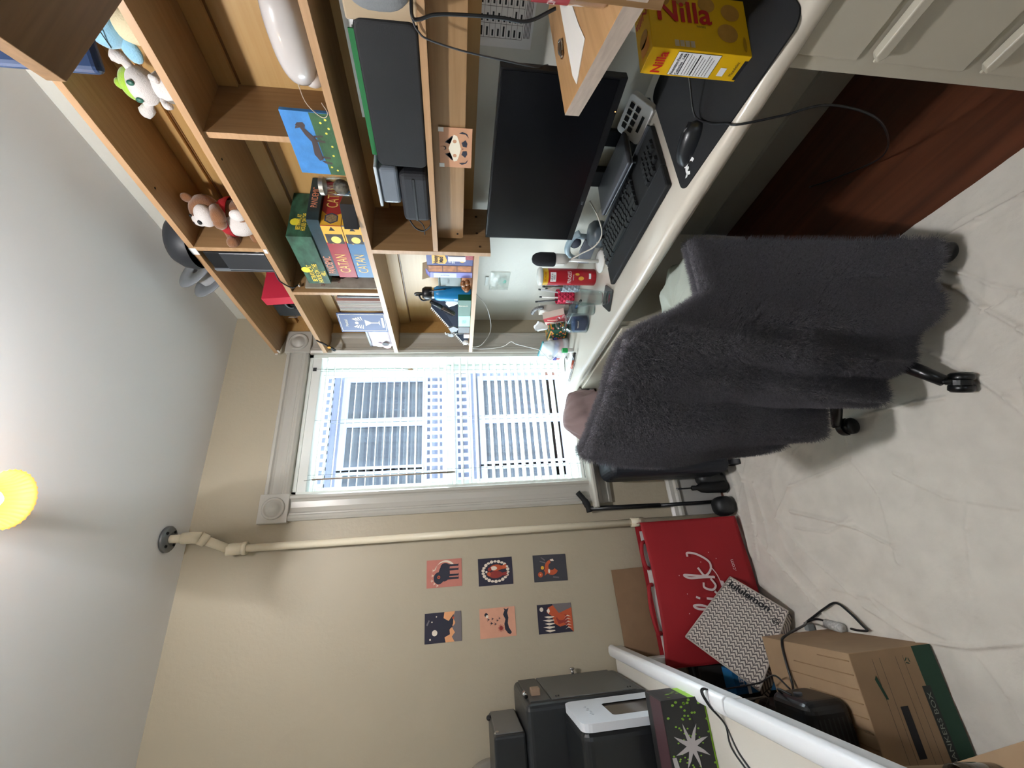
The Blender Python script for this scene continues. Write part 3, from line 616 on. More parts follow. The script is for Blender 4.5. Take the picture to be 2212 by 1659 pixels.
g.make('stripe_print', o)
t = thing('headphones', 'black headphones lying beside the black box', 'headphones', (1.21, 1.71, 2.152))
g = G(); g.tube(spline([(-.0, -.045, .02), (-.015, -.03, .045), (-.02, 0, .05), (-.015, .03, .04), (0, .04, .015)], 5), .006, BLACK, 10); g.make('band', t)
for s_ in (-1, 1): g = G(); g.ell((0, s_ * .04, .016), (.02, .014, .016), BLKM, 14, 10); g.make('ear_cup', t)
g = G()
t = thing('lanyard', 'black lanyard with a yellow badge hanging over the shelf edge', 'lanyard', (1.172, 2.03, 2.15))
g.tube(spline([(.02, -.05, .004), (-.003, -.03, -.004), (-.006, 0, -.03), (-.006, .04, -.05), (-.006, .075, -.062), (-.006, .068, -.07), (-.006, .03, -.05)], 6), .0045, BLKM, 8); g.make('strap', t)
g = G(); g.cyl((0, 0), .009, 0, .003, mat('amber_badge', (222, 160, 60), .5), 16, M=frame((-.011, .03, -.05), (0, -1, 0), (0, 0, 1))); g.make('badge', t)
# on top of the unit
t = thing('bowler_hat', 'dark rounded dome sitting on top of the shelf unit', 'hat', (1.24, 1.37, 2.403))
g = G(); g.lathe([(.10, 0), (.105, .02), (.10, .05), (.082, .078), (.05, .094), (0, .10)], mat('dark_dome', (36, 38, 42), .5), 36); g.make('crown', t)
t = thing('filament_spool', 'grey spool with two round flanges lying on top of the shelf unit', 'spool', (1.27, 1.60, 2.503), rot=(PI / 2, 0, .12))
t.rotation_euler = (PI / 2 - .5, 0, 0.1)
SPG = mat('grey_spool', (128, 132, 136), .35)
for z in (-.036, .03): g = G(); g.lathe([(.028, z), (.098, z), (.10, z + .003), (.098, z + .006), (.028, z + .006), (.028, z)], SPG, 44); g.make('flange', t)
g = G(); g.lathe([(.045, -.03), (.045, .03)], mat('pale_spool_core', (170, 172, 174), .4), 32); g.make('core', t)
g = G(); g.box(-.0012, 0, -.016, .016, -.022, .002, PAPER); tag(g.make('paper_tag'), 'small white paper label on the edge of the top board', 'label').location = (1.1685, 1.345, 2.402)
g = G(); g.tube([(0, 0, 0), (0, .02, -.003)], .004, WHITE, 8); g.box(-.002, .0, -.004, .05, -.006, .006, WHITE, M=rotm(.5)); tag(g.make('wall_bracket', bevel=.001), 'white plastic bracket on the far corner of the top board', 'bracket').location = (1.172, 2.115, 2.378)
g = G(); g.box(-.002, 0, -.01, .01, -.006, .006, PAPER); tag(g.make('paper_tag'), 'tiny white tag on the second board below the bear', 'label').location = (1.1685, 1.335, 2.14)

# white rounded lamp shade / appliance on the middle shelf near side
t = thing('night_light', 'glossy white rounded appliance with thin cord on the middle shelf', 'appliance', (1.235, .62, 1.771))
g = G(); g.ell((0, 0, .052), (.07, .125, .05), mat('glossy_white', (196, 190, 186), .18, coat=.5), 32, 20, sq=.8); g.make('shell', t)
g = G(); g.ell((0, .105, .03), (.035, .03, .03), mat('frosted_white', (214, 208, 204), .4), 18, 12); g.make('foot', t)
g = G(); g.tube(spline([(-.02, .115, .07), (-.05, .15, .055), (-.068, .175, .02), (-.066, .165, .002), (-.06, .14, .012)], 8), .0012, mat('thin_cord', (190, 176, 160), .6), 6); g.make('cord', t)

# lower middle shelf: laptop sleeve, folder, tub, bag, pouch
t = thing('laptop_sleeve', 'black padded laptop sleeve standing on the lower shelf', 'sleeve', (1.20, .762, 1.516), rot=(0, .03, 0))
g = G(); w_, h_, r_ = .195, .152, .022
pts = [(w_ - r_, 0)] ; 
pts = []
for cx, cy, a in ((w_ - r_, r_, -PI / 2), (w_ - r_, h_ - r_, 0), (-w_ + r_, h_ - r_, PI / 2), (-w_ + r_, r_, PI)):
    for k in range(7): pts.append((cx + r_ * math.cos(a + k * PI / 12), cy + r_ * math.sin(a + k * PI / 12)))
g.prism(pts, -.012, .012, BLKM, axis=0); g.make('sleeve', t, bevel=.007, seg=3)
g = G(); g.box(-.003, .003, -.17, .17, 0, .172, mat('green_folder', (30, 110, 58), .5)); tag(g.make('folder', bevel=.001), 'green folder behind the black laptop sleeve', 'folder').location = (1.235, .78, 1.516)
g = G(); g.box(-.003, .003, -.19, .14, 0, .182, PAPER); tag(g.make('paper_sheet'), 'white papers behind the green folder', 'papers').location = (1.25, .70, 1.516)
g = G(); g.box(-.055, .045, -.03, .03, 0, .165, mat('tan_card', (176, 156, 128), .6)); tag(g.make('card_box', bevel=.004), 'beige carton between the sleeve and the grey case', 'box').location = (1.25, .545, 1.516)
t = thing('hard_case', 'grey felt rounded case at the near end of the lower shelf', 'case', (1.21, .44, 1.516))
g = G(); g.ell((0, 0, .085), (.045, .115, .085), mat('grey_felt', (120, 122, 124), .9, bump=.3, bscale=200), 28, 18, sq=.7); g.make('shell', t)
TUB = glass('frosted_tub', (226, 232, 236), .12, 1.2)
t = thing('storage_box', 'clear plastic food tub with lid stacked on the black zip bag', 'tub', (1.245, 1.03, 1.612))
g = G(); g.box(-.06, .06, -.07, .07, 0, .062, mat('milky_plastic', (150, 160, 172), .25, trans=.5)); g.make('tub', t, bevel=.012, seg=3)
g = G(); g.box(-.066, .066, -.077, .077, .062, .072, mat('milky_lid', (190, 200, 208), .25)); g.make('lid', t, bevel=.003)
t = thing('zip_bag', 'black zipped bag lying under the clear plastic tub', 'bag', (1.245, 1.075, 1.516))
g = G(); g.box(-.065, .07, -.10, .10, 0, .095, mat('dark_nylon', (26, 27, 32), .7, bump=.1, bscale=200)); g.make('bag', t, bevel=.018, seg=3)
g = G(); g.box(-.0675, -.064, -.085, .09, .045, .053, BLACK); g.make('zip', t, bevel=.001)
g = G(); g.tube(spline([(-.05, .10, .08), (-.052, .14, .06), (-.05, .155, .03), (-.045, .13, .004), (-.04, .10, .004)], 6), .003, BLACK, 8); g.tube(spline([(-.05, .10, .05), (-.05, .13, .03), (-.05, .175, .028)], 6), .002, BLACK, 6); g.make('strap', t)
g = G(); g.ell((0, 0, .045), (.03, .05, .045), BLKM, 14, 10); tag(g.make('pouch'), 'black soft pouch behind the clear tub', 'pouch').location = (1.34, 1.05, 1.612)

# bottom shelf by the window
ZL = 1.3535
t = thing('cracker_box', 'dark blue honey graham cracker box cut open at the front', 'food box', (1.275, 1.415, ZL))
CBL = mat('cracker_box_blue', (26, 34, 110), .4); CRK = mat('cracker_print', (166, 104, 56), .6, var=.3, vscale=60); CRD = mat('cracker_dark_print', (96, 54, 36), .6)
g = G(); g.box(-.06, .06, -.075, .075, 0, .195, CBL); o = g.make('box', t, bevel=.001)
F = frame((-.0604, 0, .0975), (0, -1, 0), (0, 0, 1)); g = G()
flat(g, [(-.074, -.097), (-.032, -.097), (-.032, .097), (-.074, .097)], CRD, F)
for k in range(3): flat(g, [(-.072, -.09 + k * .062), (-.034, -.09 + k * .062), (-.034, -.032 + k * .062), (-.072, -.032 + k * .062)], CRK, F, .0007)
flat(g, [(-.02, .02), (.0, .012), (.03, .02), (.035, .05), (.03, .075), (-.02, .075)], YEL, F, .0007); flat(g, circ(.0, -.052, .012, 12), YEL, F, .0007)
g.make('cover_print', o)
text('Honey\nMaid', .026, NAVY, F @ Vector((.006, .048, .001)), (0, -1, 0), (0, 0, 1), o, bold=.02); text('FRESH\nSTACKS', .017, WHT, F @ Vector((.006, -.008, .001)), (0, -1, 0), (0, 0, 1), o, bold=.02)
t = thing('carton', 'opened lilac carton beside the blue cracker box', 'food box', (1.26, 1.512, ZL))
g = G(); g.box(-.045, .05, -.018, .018, 0, .185, mat('lilac_carton', (134, 138, 206), .5)); o = g.make('box', t, bevel=.001)
F = frame((-.0454, 0, .09), (0, -1, 0), (0, 0, 1)); g = G(); flat(g, [(-.015, -.02), (.015, -.02), (.015, .08), (-.015, .08)], mat('pale_lilac_label', (200, 210, 240), .6), F); g.make('label_print', o)
text('NUTRITION', .010, mat('lilac_ink', (90, 96, 170), .6), F @ Vector((0, .03, .0006)), (0, 0, -1), (0, -1, 0), o)
g = G(); g.box(-.044, .05, -.0, .001, 0, .04, mat('carton_inside', (190, 176, 150), .7), M=Matrix.Translation((0, .018, .185)) @ rotm(-.4)); g.box(-.001, 0, -.017, .017, 0, .03, mat('lilac_carton', (0, 0, 0)), M=Matrix.Translation((-.045, 0, .185)) @ rotm(0, .9)); g.make('flap', t)
g = G(); g.box(-.004, .004, -.016, .016, 0, .075, mat('silver_wrapper', (170, 168, 180), .25, metal=.5)); o = tag(g.make('snack_bar', bevel=.002), 'silver wrapped snack bar leaning on the cracker box', 'snack'); o.location = (1.205, 1.39, ZL + .03)
g = G(); g.box(-.004, .004, -.03, .02, 0, .035, mat('red_wrapper', (150, 40, 50), .4, var=.5, vscale=90)); o = tag(g.make('snack_bar', bevel=.002), 'red wrapped sweet in front of the cracker box', 'snack'); o.location = (1.205, 1.375, ZL)
t = thing('hip_flask', 'grey green metal flask standing behind brown wrappers', 'flask', (1.26, 1.585, ZL + .045))
g = G(); g.box(-.02, .02, -.042, .042, 0, .10, mat('grey_green_metal', (84, 96, 92), .4)); o = g.make('body', t, bevel=.006, seg=3); text('STANLEY', .012, BLKI, (-.0202, 0, .06), (0, -1, 0), (0, 0, 1), o)
g = G(); g.box(-.021, .021, -.043, .043, .10, .108, mat('dark_green_lid', (36, 58, 52), .4)); g.make('lid', t, bevel=.003)
g = G(); g.box(-.04, .05, -.05, .045, 0, .045, mat('orange_card', (176, 112, 58), .6)); o = tag(g.make('card_box', bevel=.001), 'orange brown box under the grey green flask', 'box'); o.location = (1.27, 1.585, ZL)
g = G()
for k in range(5): g.ell((random.uniform(-.012, .012), random.uniform(-.03, .03), .02 + random.uniform(0, .03)), (.014, .02, .014), mat('brown_wrapper', (128, 82, 44), .35, var=.6, vscale=80), 8, 6, M=rotm(k, k * 2, k))
o = tag(g.make('crumpled_wrapper'), 'crumpled brown and gold wrapper in front of the flask', 'wrapper'); o.location = (1.205, 1.575, ZL)
t = thing('water_bottle', 'bright blue insulated water bottle with black strap lid', 'bottle', (1.25, 1.692, ZL))
g = G(); g.lathe([(0, 0), (.034, 0), (.037, .004), (.037, .148), (.034, .165), (.026, .176), (.0, .176)], mat('bright_blue_metal', (28, 128, 186), .4), 32); o = g.make('body', t)
g = G(); g.lathe([(.027, .176), (.027, .186)], CHROME, 28); g.make('neck_ring', t)
g = G(); g.lathe([(.028, .186), (.031, .188), (.031, .218), (.022, .232), (0, .234)], BLACK, 28); g.make('lid', t)
g = G(); g.tube(spline([(-.01, -.028, .20), (-.02, -.05, .17), (-.02, -.06, .12)], 5) , .003, BLACK, 6); g.tube(spline([(0, 0, .232), (-.01, -.012, .262), (-.005, .01, .262), (0, .012, .232)], 5), .0045, BLACK, 8); g.tube(spline([(-.01, .0, .25), (-.02, .03, .235), (-.015, .03, .2)], 5), .0045, BLACK, 8); g.make('strap', t)
text('H', .03, WHT, (-.0376, .0, .07), (0, -1, 0), (0, 0, 1), o)
t = thing('wipes_box', 'green and white laboratory wipes box with a tissue poking out', 'tissue box', (1.245, 1.80, ZL))
KG = mat('deep_green_card', (14, 84, 60), .45); KM = mat('mint_card', (150, 214, 196), .45)
g = G(); g.box(-.055, .055, -.135, .0, 0, .062, KG); g.box(-.055, .055, .0, .13, 0, .06, KM); o = g.make('box', t, bevel=.001)
text('Kimtech', .018, CREAMP, (-.0552, -.09, .036), (0, 0, -1), (0, -1, 0), o); text('FACIAL\nTISSUE', .014, mat('teal_ink', (20, 90, 80), .5), (-.0552, .05, .03), (0, -1, 0), (0, 0, 1), o)
TIS = mat('white_tissue', (228, 232, 234), .9)
def tissue(name_parent, c, s, seed=0, label=None):
    g = G()
    def tf(u, v):
        a = u * 2 * PI; r = s * (.25 + .75 * v ** .7) * (1 + .25 * math.sin(3 * a + seed) * v); n_ = noise.noise((u * 7 + seed, v * 5, seed))
        return Vector((c[0] + r * .55 * math.cos(a), c[1] + r * math.sin(a) * (1.0 - .3 * v), c[2] + s * 1.7 * v + .2 * s * n_ + .2 * s * math.sin(2 * a) * v))
    g.grid(tf, 36, 14, TIS); return g.make('tissue', name_parent)
tissue(t, (0, -.045, .055), .036, 1)
t = thing('file_holder', 'dark navy triangular file holder with white zigzag edging', 'file holder', (1.33, 1.86, ZL))
g = G(); g.prism([(-.14, 0), (.10, 0), (.05, .13), (-.14, .20)][::-1], -.0, .004, mat('navy_board', (38, 46, 66), .6), axis=1, M=Matrix(((0, 0, 1, 0), (0, 1, 0, 0), (1, 0, 0, 0), (0, 0, 0, 1)))) if False else None
pa = [(1.33 - 1.33, -.10, 0), (-.11, .26, 0), (-.11, .26, .02), (0.0, .06, .24), (0, -.10, .24)]
NVB = mat('navy_board', (38, 46, 66), .6)
g.poly([(.03, -.05, .003), (-.12, .24, .003), (-.125, .25, .02), (-.02, .03, .20), (.03, -.05, .20)], NVB); g.make('side_panel', t, solid=.004)
g = G()
A_, B_ = Vector((-.125, .25, .02)), Vector((-.02, .03, .20))
for k in range(26):
    p = A_.lerp(B_, k / 26); q = A_.lerp(B_, (k + 1) / 26); g.poly([p, q, (p + q) / 2 + Vector((-.006, .012, .008))], PAPER)
g.tube([A_, B_], .002, PAPER, 5); g.make('zigzag_trim', t)
t = thing('desk_clamp', 'small grey plastic clamp in front of the navy file holder', 'clamp', (1.20, 1.93, ZL + .055))
g = G(); g.prism(circ(0, 0, .028, 5), 0, .008, MGREY, M=frame((0, 0, .03), (0, -1, 0), (0, 0, 1))); g.prism(circ(0, 0, .018, 6), 0, .01, MGREY, M=frame((0, .06, .045), (0, -1, .4), (0, .2, 1))); g.tube([(0, .02, .03), (0, .05, .045)], .006, MGREY, 8); g.tube([(-.005, .045, -.02), (-.005, .045, .075)], .0035, CHROME, 8); g.tube([(-.005, .03, .075), (-.005, .06, .07)], .003, CHROME, 8); g.box(-.012, .03, -.03, .03, -.055, .006, BLACK); g.make('clamp', t, bevel=.001)
t = thing('hair_brush', 'black handled round hair brush leaning on the wipes box', 'brush', (1.235, 1.775, ZL + .08))
d0, d1 = Vector((0, -.035, .115)), Vector((.0, .075, .0))
g = G(); g.tube([d0, d0.lerp(d1, .42)], .009, BLACK, 12, rr=[.008, .012]); g.make('handle', t)
g = G(); g.tube([d0.lerp(d1, .45), d1], .009, mat('brush_core', (92, 74, 60), .6), 12)
for k in range(9):
    p = d0.lerp(d1, .5 + k * .055); n_ = (d1 - d0).normalized(); u_ = n_.orthogonal().normalized()
    for j in range(12):
        dd = (Matrix.Rotation(j * PI / 6 + k, 3, n_) @ u_); g.tube([p + dd * .008, p + dd * .017], .0011, BLACK, 3)
g.make('bristles', t)
t = thing('charging_puck', 'small round white charger with a white cable at the shelf end', 'charger', (1.185, 2.055, ZL))
g = G(); g.ell((0, 0, .018), (.012, .016, .017), WHITE, 18, 12); g.make('puck', t)
g = G(); g.tube(spline([(0, .0, .01), (-.008, .01, -.004), (-.012, .03, -.03), (.02, .05, -.08), (.10, .02, -.13), (.15, -.12, -.10), (.20, -.18, -.04)], 8), .002, WHITE, 6)
g.tube(spline([(-.004, .01, .004), (-.016, .04, -.02), (-.012, .05, -.12), (0, .045, -.20), (.01, .01, -.24), (0, .02, -.27), (-.03, .01, -.35), (-.06, -.01, -.40), (-.11, .01, -.46), (-.09, -.06, -.50), (-.1, -.02, -.54)], 8), .0018, WHITE, 6); g.make('cable', t)
g = G(); g.box(-.012, .012, -.02, .02, 0, .03, mat('red_white_box', (206, 196, 196), .5)); tag(g.make('card_box', bevel=.001), 'tiny red and white box beside the round charger', 'box').location = (1.20, 1.995, ZL)

t = thing('shelf_cable', 'thick black cable hanging down in front of the lower shelf edge', 'cable', (0, 0, 0))
g = G(); g.tube(spline([(1.18, .50, 1.525), (1.15, .534, 1.525), (1.15, .539, 1.51), (1.15, .527, 1.474), (1.15, .522, 1.412), (1.15, .52, 1.328), (1.15, .521, 1.264), (1.17, .50, 1.20)], 8), .004, BLACK, 8); g.make('cable', t)
t = thing('shelf_cable', 'thin grey black cable running from the lower shelf to the monitor', 'cable', (0, 0, 0))
g = G(); g.tube(spline([(1.19, .53, 1.53), (1.16, .55, 1.524), (1.16, .569, 1.513), (1.16, .582, 1.492), (1.16, .599, 1.411), (1.17, .618, 1.295), (1.20, .64, 1.222), (1.25, .66, 1.177)], 8), .0022, DGREY, 8); g.make('cable', t)

# near low shelf: spice bottle, paper strip, clip
LZ = 1.1705
t = thing('spice_bottle', 'tall ground cinnamon bottle with red cap on the near low shelf', 'bottle', (.905, .345, LZ))
CIN = mat('cinnamon', (120, 78, 54), .8, var=.2, vscale=60)
g = G(); g.lathe([(0, .001), (.030, .001), (.033, .006), (.033, .17), (.028, .18)], mat('bottle_plastic', (196, 160, 136), .08, trans=.4, coat=1), 36); o = g.make('bottle', t)
g = G(); g.lathe([(0, .006), (.0305, .006), (.0305, .165), (0, .165)], CIN, 28); g.make('cinnamon_fill', t)
g = G(); g.lathe([(.0335, .07), (.0335, .135)], mat('red_label', (150, 30, 40), .4), 40); g.make('label_band', t)
g = G(); g.lathe([(.029, .178), (.033, .18), (.033, .212), (.030, .215), (0, .216)], mat('red_cap', (176, 40, 56), .4), 36); g.make('cap', t)
g = G(); g.lathe([(.022, .216), (.024, .218), (.024, .236), (0, .237)], MGREY, 28); g.make('cap_top', t)
def wrap_text(parent, s, size, m, r, z, ang, width, c=(0, 0), vertical=False):
    """lettering wrapped round a cylinder of radius r"""
    o = text(s, size, m, (0, 0, 0), (1, 0, 0), (0, 1, 0), parent, width=width)
    for v in o.data.vertices:
        if vertical: u_, h_ = -v.co.y, v.co.x
        else: u_, h_ = v.co.x, v.co.y
        a = ang + u_ / r; v.co = Vector((c[0] + (r + .0006) * math.cos(a), c[1] + (r + .0006) * math.sin(a), z + h_))
    return o
wrap_text(o, 'CINNAMON', .02, WHT, .0336, .10, math.radians(175), .065)
g = G(); g.prism([(.952, .535), (1.00, .545), (1.30, .53), (1.31, .49), (1.05, .47), (.975, .46)], LZ, LZ + .0012, mat('white_scalloped_paper', (214, 210, 204), .8)); tag(g.make('paper_strip'), 'white rounded paper strip lying on the near low shelf', 'paper')
g = G(); g.tube(spline([(0, 0, .004), (.04, .012, .004), (.06, .0, .004), (.04, -.012, .004), (0, 0, .004)], 6), .003, CHROME, 8); g.box(.0, .05, -.007, .007, .001, .006, mat('bronze_clip', (120, 96, 70), .35, metal=.8)); o = tag(g.make('metal_clip', bevel=.001), 'small bronze metal clip beside the white paper strip', 'clip'); o.location = (1.12, .57, LZ)

# paper and cards fixed to wall and shelf
t = thing('printed_form', 'printed form with tables of small text taped to the wall', 'paper', (1.4285, .60, 1.20), rot=(0, 0, 0))
g = G(); g.box(-.0006, 0, -.16, .118, 0, .205, PAPER); o = g.make('sheet', t)
F = frame((-.0008, 0, 0), (0, -1, 0), (0, 0, 1)); g = G()
for k in range(11): 
    z = .03 + k * .016; flat(g, [(-.095, z), (.15, z), (.15, z + .0008), (-.095, z + .0008)], BLKI, F)
for x in (-.095, -.06, -.02, .03, .08): flat(g, [(x, .03), (x + .0008, .03), (x + .0008, .19), (x, .19)], BLKI, F)
for k in range(10):
    for x in (-.09, -.055, -.014, .036):
        w = random.uniform(.012, .028); flat(g, [(x, .035 + k * .016), (x + w, .035 + k * .016), (x + w, .040 + k * .016), (x, .040 + k * .016)], BLKI, F)
for k in range(5): flat(g, [(-.09, .008 + k * .004), (.1, .008 + k * .004), (.1, .0095 + k * .004), (-.09, .0095 + k * .004)], BLKI, F)
g.make('printed_table', o)
t = thing('plastic_packet', 'small clear zip packet with teal contents stuck to the wall', 'packet', (1.428, 1.818, 1.188))
g = G(); FILM = mat('clear_film', (200, 206, 196), .12, alpha=.55, bump=.8, bscale=40)
g.grid(lambda u, v: Vector((-.002 - .006 * math.sin(PI * u) * math.sin(PI * v) + .003 * noise.noise((u * 5, v * 5, 3)), .074 - u * .148, -.052 + v * .104)), 14, 12, FILM); g.make('film', t)
g = G(); g.ell((-.004, -.005, -.015), (.003, .03, .022), mat('teal_blob', (120, 176, 160), .6), 14, 10); g.make('contents', t)
g = G(); g.box(-.003, 0, -.036, .036, .06, .078, mat('clear_hook', (226, 232, 228), .2, alpha=.7)); g.make('hook', t, bevel=.003)
# ---------------------------------------------------------------- things on the desk
D = DT + .0003
MB = mat('monitor_black', (14, 15, 18), .3); SCRN = mat('dark_screen', (10, 11, 14), .22, spec=.4)
t = thing('monitor', 'wide black flat screen monitor standing at the back of the desk', 'monitor', (1.21, .958, D))
g = G(); g.box(-.004, .022, -.308, .308, .167, .520, MB); o = g.make('housing', t, bevel=.002)
g = G(); g.box(-.0055, -.004, -.301, .301, .190, .514, SCRN); g.make('screen', t)
text('AOC', .010, mat('grey_logo', (120, 124, 130), .5), (-.0045, .12, .178), (0, -1, 0), (0, 0, 1), o, bold=.02)
g = G(); g.ell((-.0048, -.215, .172), (.001, .0016, .0016), mat('power_led', (255, 190, 120), .4, emit=(255, 170, 90), estr=3), 8, 6); g.make('power_light', t)
g = G(); g.box(.185, .205, -.03, .03, .0, .36, MB); g.box(.02, .19, -.03, .03, .31, .35, MB); g.make('stand_column', t, bevel=.003)
g = G(); g.prism([(.13, -.10), (.205, -.09), (.21, 0), (.205, .09), (.13, .10), (.12, .0)], .0, .008, DGREY); g.make('stand_foot', t, bevel=.002)

# keyboard with wrist rest
KX = (1.035 + .12); 
t = thing('keyboard', 'full size black mechanical keyboard with padded wrist rest', 'keyboard', (1.172, 1.065, D), rz=math.radians(-1.6)); t.scale = (1.24, 1.12, 1.1)
KB = mat('key_black', (11, 11, 13), .45)
g = G(); g.box(-.055, .085, -.22, .22, 0, .016, BLKM); g.make('case', t, bevel=.003)
g = G(); g.box(.080, .0865, -.22, .22, .016, .024, DGREY); g.make('rear_lip', t, bevel=.001)
g = G(); g.box(-.125, -.057, -.22, .22, 0, .017, mat('wrist_rest_fabric', (15, 16, 19), .8, bump=.1, bscale=400)); g.make('wrist_rest', t, bevel=.005, seg=3)
def keymesh(w):
    g = G(); a = w / 2 - .0009; b = .0084; vs = [(-b, -a, 0), (b, -a, 0), (b, a, 0), (-b, a, 0), (-b * .74, -a + .0022, .0075), (b * .74, -a + .0022, .0085), (b * .74, a - .0022, .0085), (-b * .74, a - .0022, .0075)]
    g.add(vs, [(3, 2, 1, 0), (4, 5, 6, 7), (0, 1, 5, 4), (1, 2, 6, 5), (2, 3, 7, 6), (3, 0, 4, 7)], KB); return g
_km = {}
def key(x, y, w):
    if w not in _km: o = keymesh(w).make('key', t); _km[w] = o
    else: o = _km[w].copy(); COL.objects.link(o)
    o.location = (x, y, .017); return o
U = .0190
rows = [(0.0765, [1, -1, 1, 1, 1, 1, -.5, 1, 1, 1, 1, -.5, 1, 1, 1, 1]), (.0555, [1] * 13 + [2]), (.0365, [1.5] + [1] * 12 + [1.5]), (.0175, [1.75] + [1] * 11 + [2.25]), (-.0015, [2.25] + [1] * 10 + [2.75]), (-.0205, [1.25, 1.25, 1.25, 6.25, 1.25, 1.25, 1.25, 1.25])]
for x, ws in rows:
    y = .214
    x -= .022
    for w in ws:
        if w > 0: key(x, y - w * U / 2, round(w * U, 4))
        y -= abs(w) * U
for r_ in range(5):
    for k in range(4):
        if r_ > 3 and k > 2: continue
        key(.0555 - r_ * .019 - .022, -.138 - k * U - U / 2 + .0, round(U, 4)) if not (r_ > 0 and k == 3 and r_ % 2 == 0) else None
t2 = thing('mouse_pad', 'black cloth mouse pad with a white round logo', 'mouse pad', (1.14, .60, D))
PADM = mat('mouse_pad_cloth', (14, 15, 18), .85, bump=.1, bscale=400)
pts = []
for cx, cy, a in ((.20, .155, 0), (-.17, .16, PI / 2), (-.21, -.22, PI), (.20, -.22, -PI / 2)):
    for k in range(6): pts.append((cx + .03 * math.cos(a + k * PI / 10), cy + .03 * math.sin(a + k * PI / 10)))
g = G(); g.prism(pts, 0, .0035, PADM); o = g.make('pad', t2)
g = G(); F = frame((-.165, .130, .0037), (-.3, -.9, 0), (1, -.3, 0)); N_ = 22
for r0, r1, a0, a1 in ((.013, .022, .3, 4.6), (.0, .005, 0, 6.28)):
    if r0 == 0: flat(g, circ(-.01, .0, .005), WHT, F)
    else:
        pi_ = circ(0, 0, r1, N_, a0=a0, a1=a1) + circ(0, 0, r0, N_, a0=a0, a1=a1)[::-1]
        for k in range(N_ - 1): flat(g, [pi_[k], pi_[k + 1], pi_[2 * N_ - 2 - k], pi_[2 * N_ - 1 - k]], WHT, F)
flat(g, [(-.02, -.012), (-.028, -.02), (-.018, -.022), (-.008, -.014)], WHT, F); flat(g, circ(-.022, .012, .004), WHT, F)
g.make('logo_print', o)
t = thing('computer_mouse', 'black computer mouse lying on the mouse pad', 'mouse', (1.02, .70, D + .0035), rz=math.radians(12))
g = G()
def mf(u, v):
    a = u * 2 * PI; ph = v * PI / 2; L, W, H = .060, .031, .036
    x = math.cos(a) * math.cos(ph) ** .8; y = math.sin(a) * math.cos(ph) ** .7
    return Vector((W * (x) * (1 - .08 * math.cos(y * 3)), L * y, H * math.sin(ph) * (1 - .22 * y)))
g.grid(mf, 40, 14, mat('mouse_black', (26, 28, 32), .32)); g.make('shell', t)
g = G(); g.cyl((0, 0), .0085, -.003, .003, DGREY, 18, M=frame((0, .034, .022), (0, 1, 0), (0, 0, 1)) if False else Matrix.Translation((0, -.034, .030)) @ rotm(0, PI / 2)); g.make('scroll_wheel', t)
g = G(); g.box(-.0005, .0005, -.055, -.01, .026, .0365, BLKI); g.make('button_gap', t)
t = thing('mouse_cable_holder', 'round black cable holder at the edge of the mouse pad', 'cable holder', (1.135, .545, D + .0035))
g = G(); g.lathe([(0, 0), (.040, 0), (.042, .008), (.034, .022), (.018, .04), (.012, .06), (.014, .075), (0, .078)], BLACK, 32); g.make('body', t)
t = thing('black_cable', 'long black cable falling from the mouse pad over the desk edge', 'cable', (0, 0, 0))
g = G(); g.tube(spline([(1.13, .54, .868), (1.09, .59, .84), (1.05, .64, .81), (.99, .62, .797), (.93, .58, .796), (.898, .56, .785), (.893, .53, .70), (.895, .50, .60), (.93, .55, .40), (1.1, .75, .1), (1.25, .95, .015), (1.32, 1.05, .01)], 8), .0026, BLACK, 7); g.make('cable', t)

# control pad with eight dark keys
t = thing('stream_controller', 'white control pad with eight dark square buttons', 'control pad', (1.345, .845, D), rot=(0, 0, math.radians(-6)))
SW = mat('controller_white', (206, 206, 206), .35)
Mt = Matrix.Translation((0, 0, .036)) @ rotm(0, -.75, 0)
g = G(); pts = []
for cx, cy, a in ((.034, .055, 0), (-.034, .055, PI / 2), (-.034, -.055, PI), (.034, -.055, -PI / 2)):
    for k in range(6): pts.append((cx + .014 * math.cos(a + k * PI / 10), cy + .014 * math.sin(a + k * PI / 10)))
g.prism(pts, -.010, .012, SW, M=Mt); g.make('case', t, bevel=.003, seg=3)
for r_ in range(2):
    for k in range(4):
        b = G(); b.box(-.0085, .0085, -.0085, .0085, 0, .0022, MB, M=Mt @ Matrix.Translation((.026 - r_ * .025, .036 - k * .024, .0122))); b.make('button', t, bevel=.001)
b = G(); b.box(-.005, .005, -.028, .028, 0, .0012, MB, M=Mt @ Matrix.Translation((-.026, 0, .0122))); b.make('display', t)
g = G(); g.box(-.0, .04, -.045, .045, 0, .02, DGREY); g.make('stand', t, bevel=.002)
# laptop on a stand, hub
t = thing('laptop', 'closed grey laptop lying flat on the desk below the monitor', 'laptop', (1.325, 1.03, D), rz=math.radians(-8))
g = G(); g.box(-.085, .055, -.125, .145, .045, .060, mat('space_grey', (74, 74, 80), .35, metal=.4)); g.make('lid', t, bevel=.006, seg=3)
g = G(); g.box(-.083, .053, -.123, .143, .040, .045, MGREY); g.make('base', t, bevel=.002)
for x, y in ((-.05, -.10), (-.05, .11), (.035, -.10), (.035, .11)): g = G(); g.cyl((x, y), .008, 0, .040, DGREY, 12); g.make('foot', t)
t = thing('usb_hub', 'small black box with a red switch behind the laptop', 'hub', (1.400, 1.12, D))
g = G(); g.box(-.015, .02, -.035, .035, 0, .10, BLACK); g.make('box', t, bevel=.002); g = G(); g.box(-.018, -.015, .02, .03, .03, .05, mat('red_switch', (190, 70, 60), .5)); g.make('switch', t)
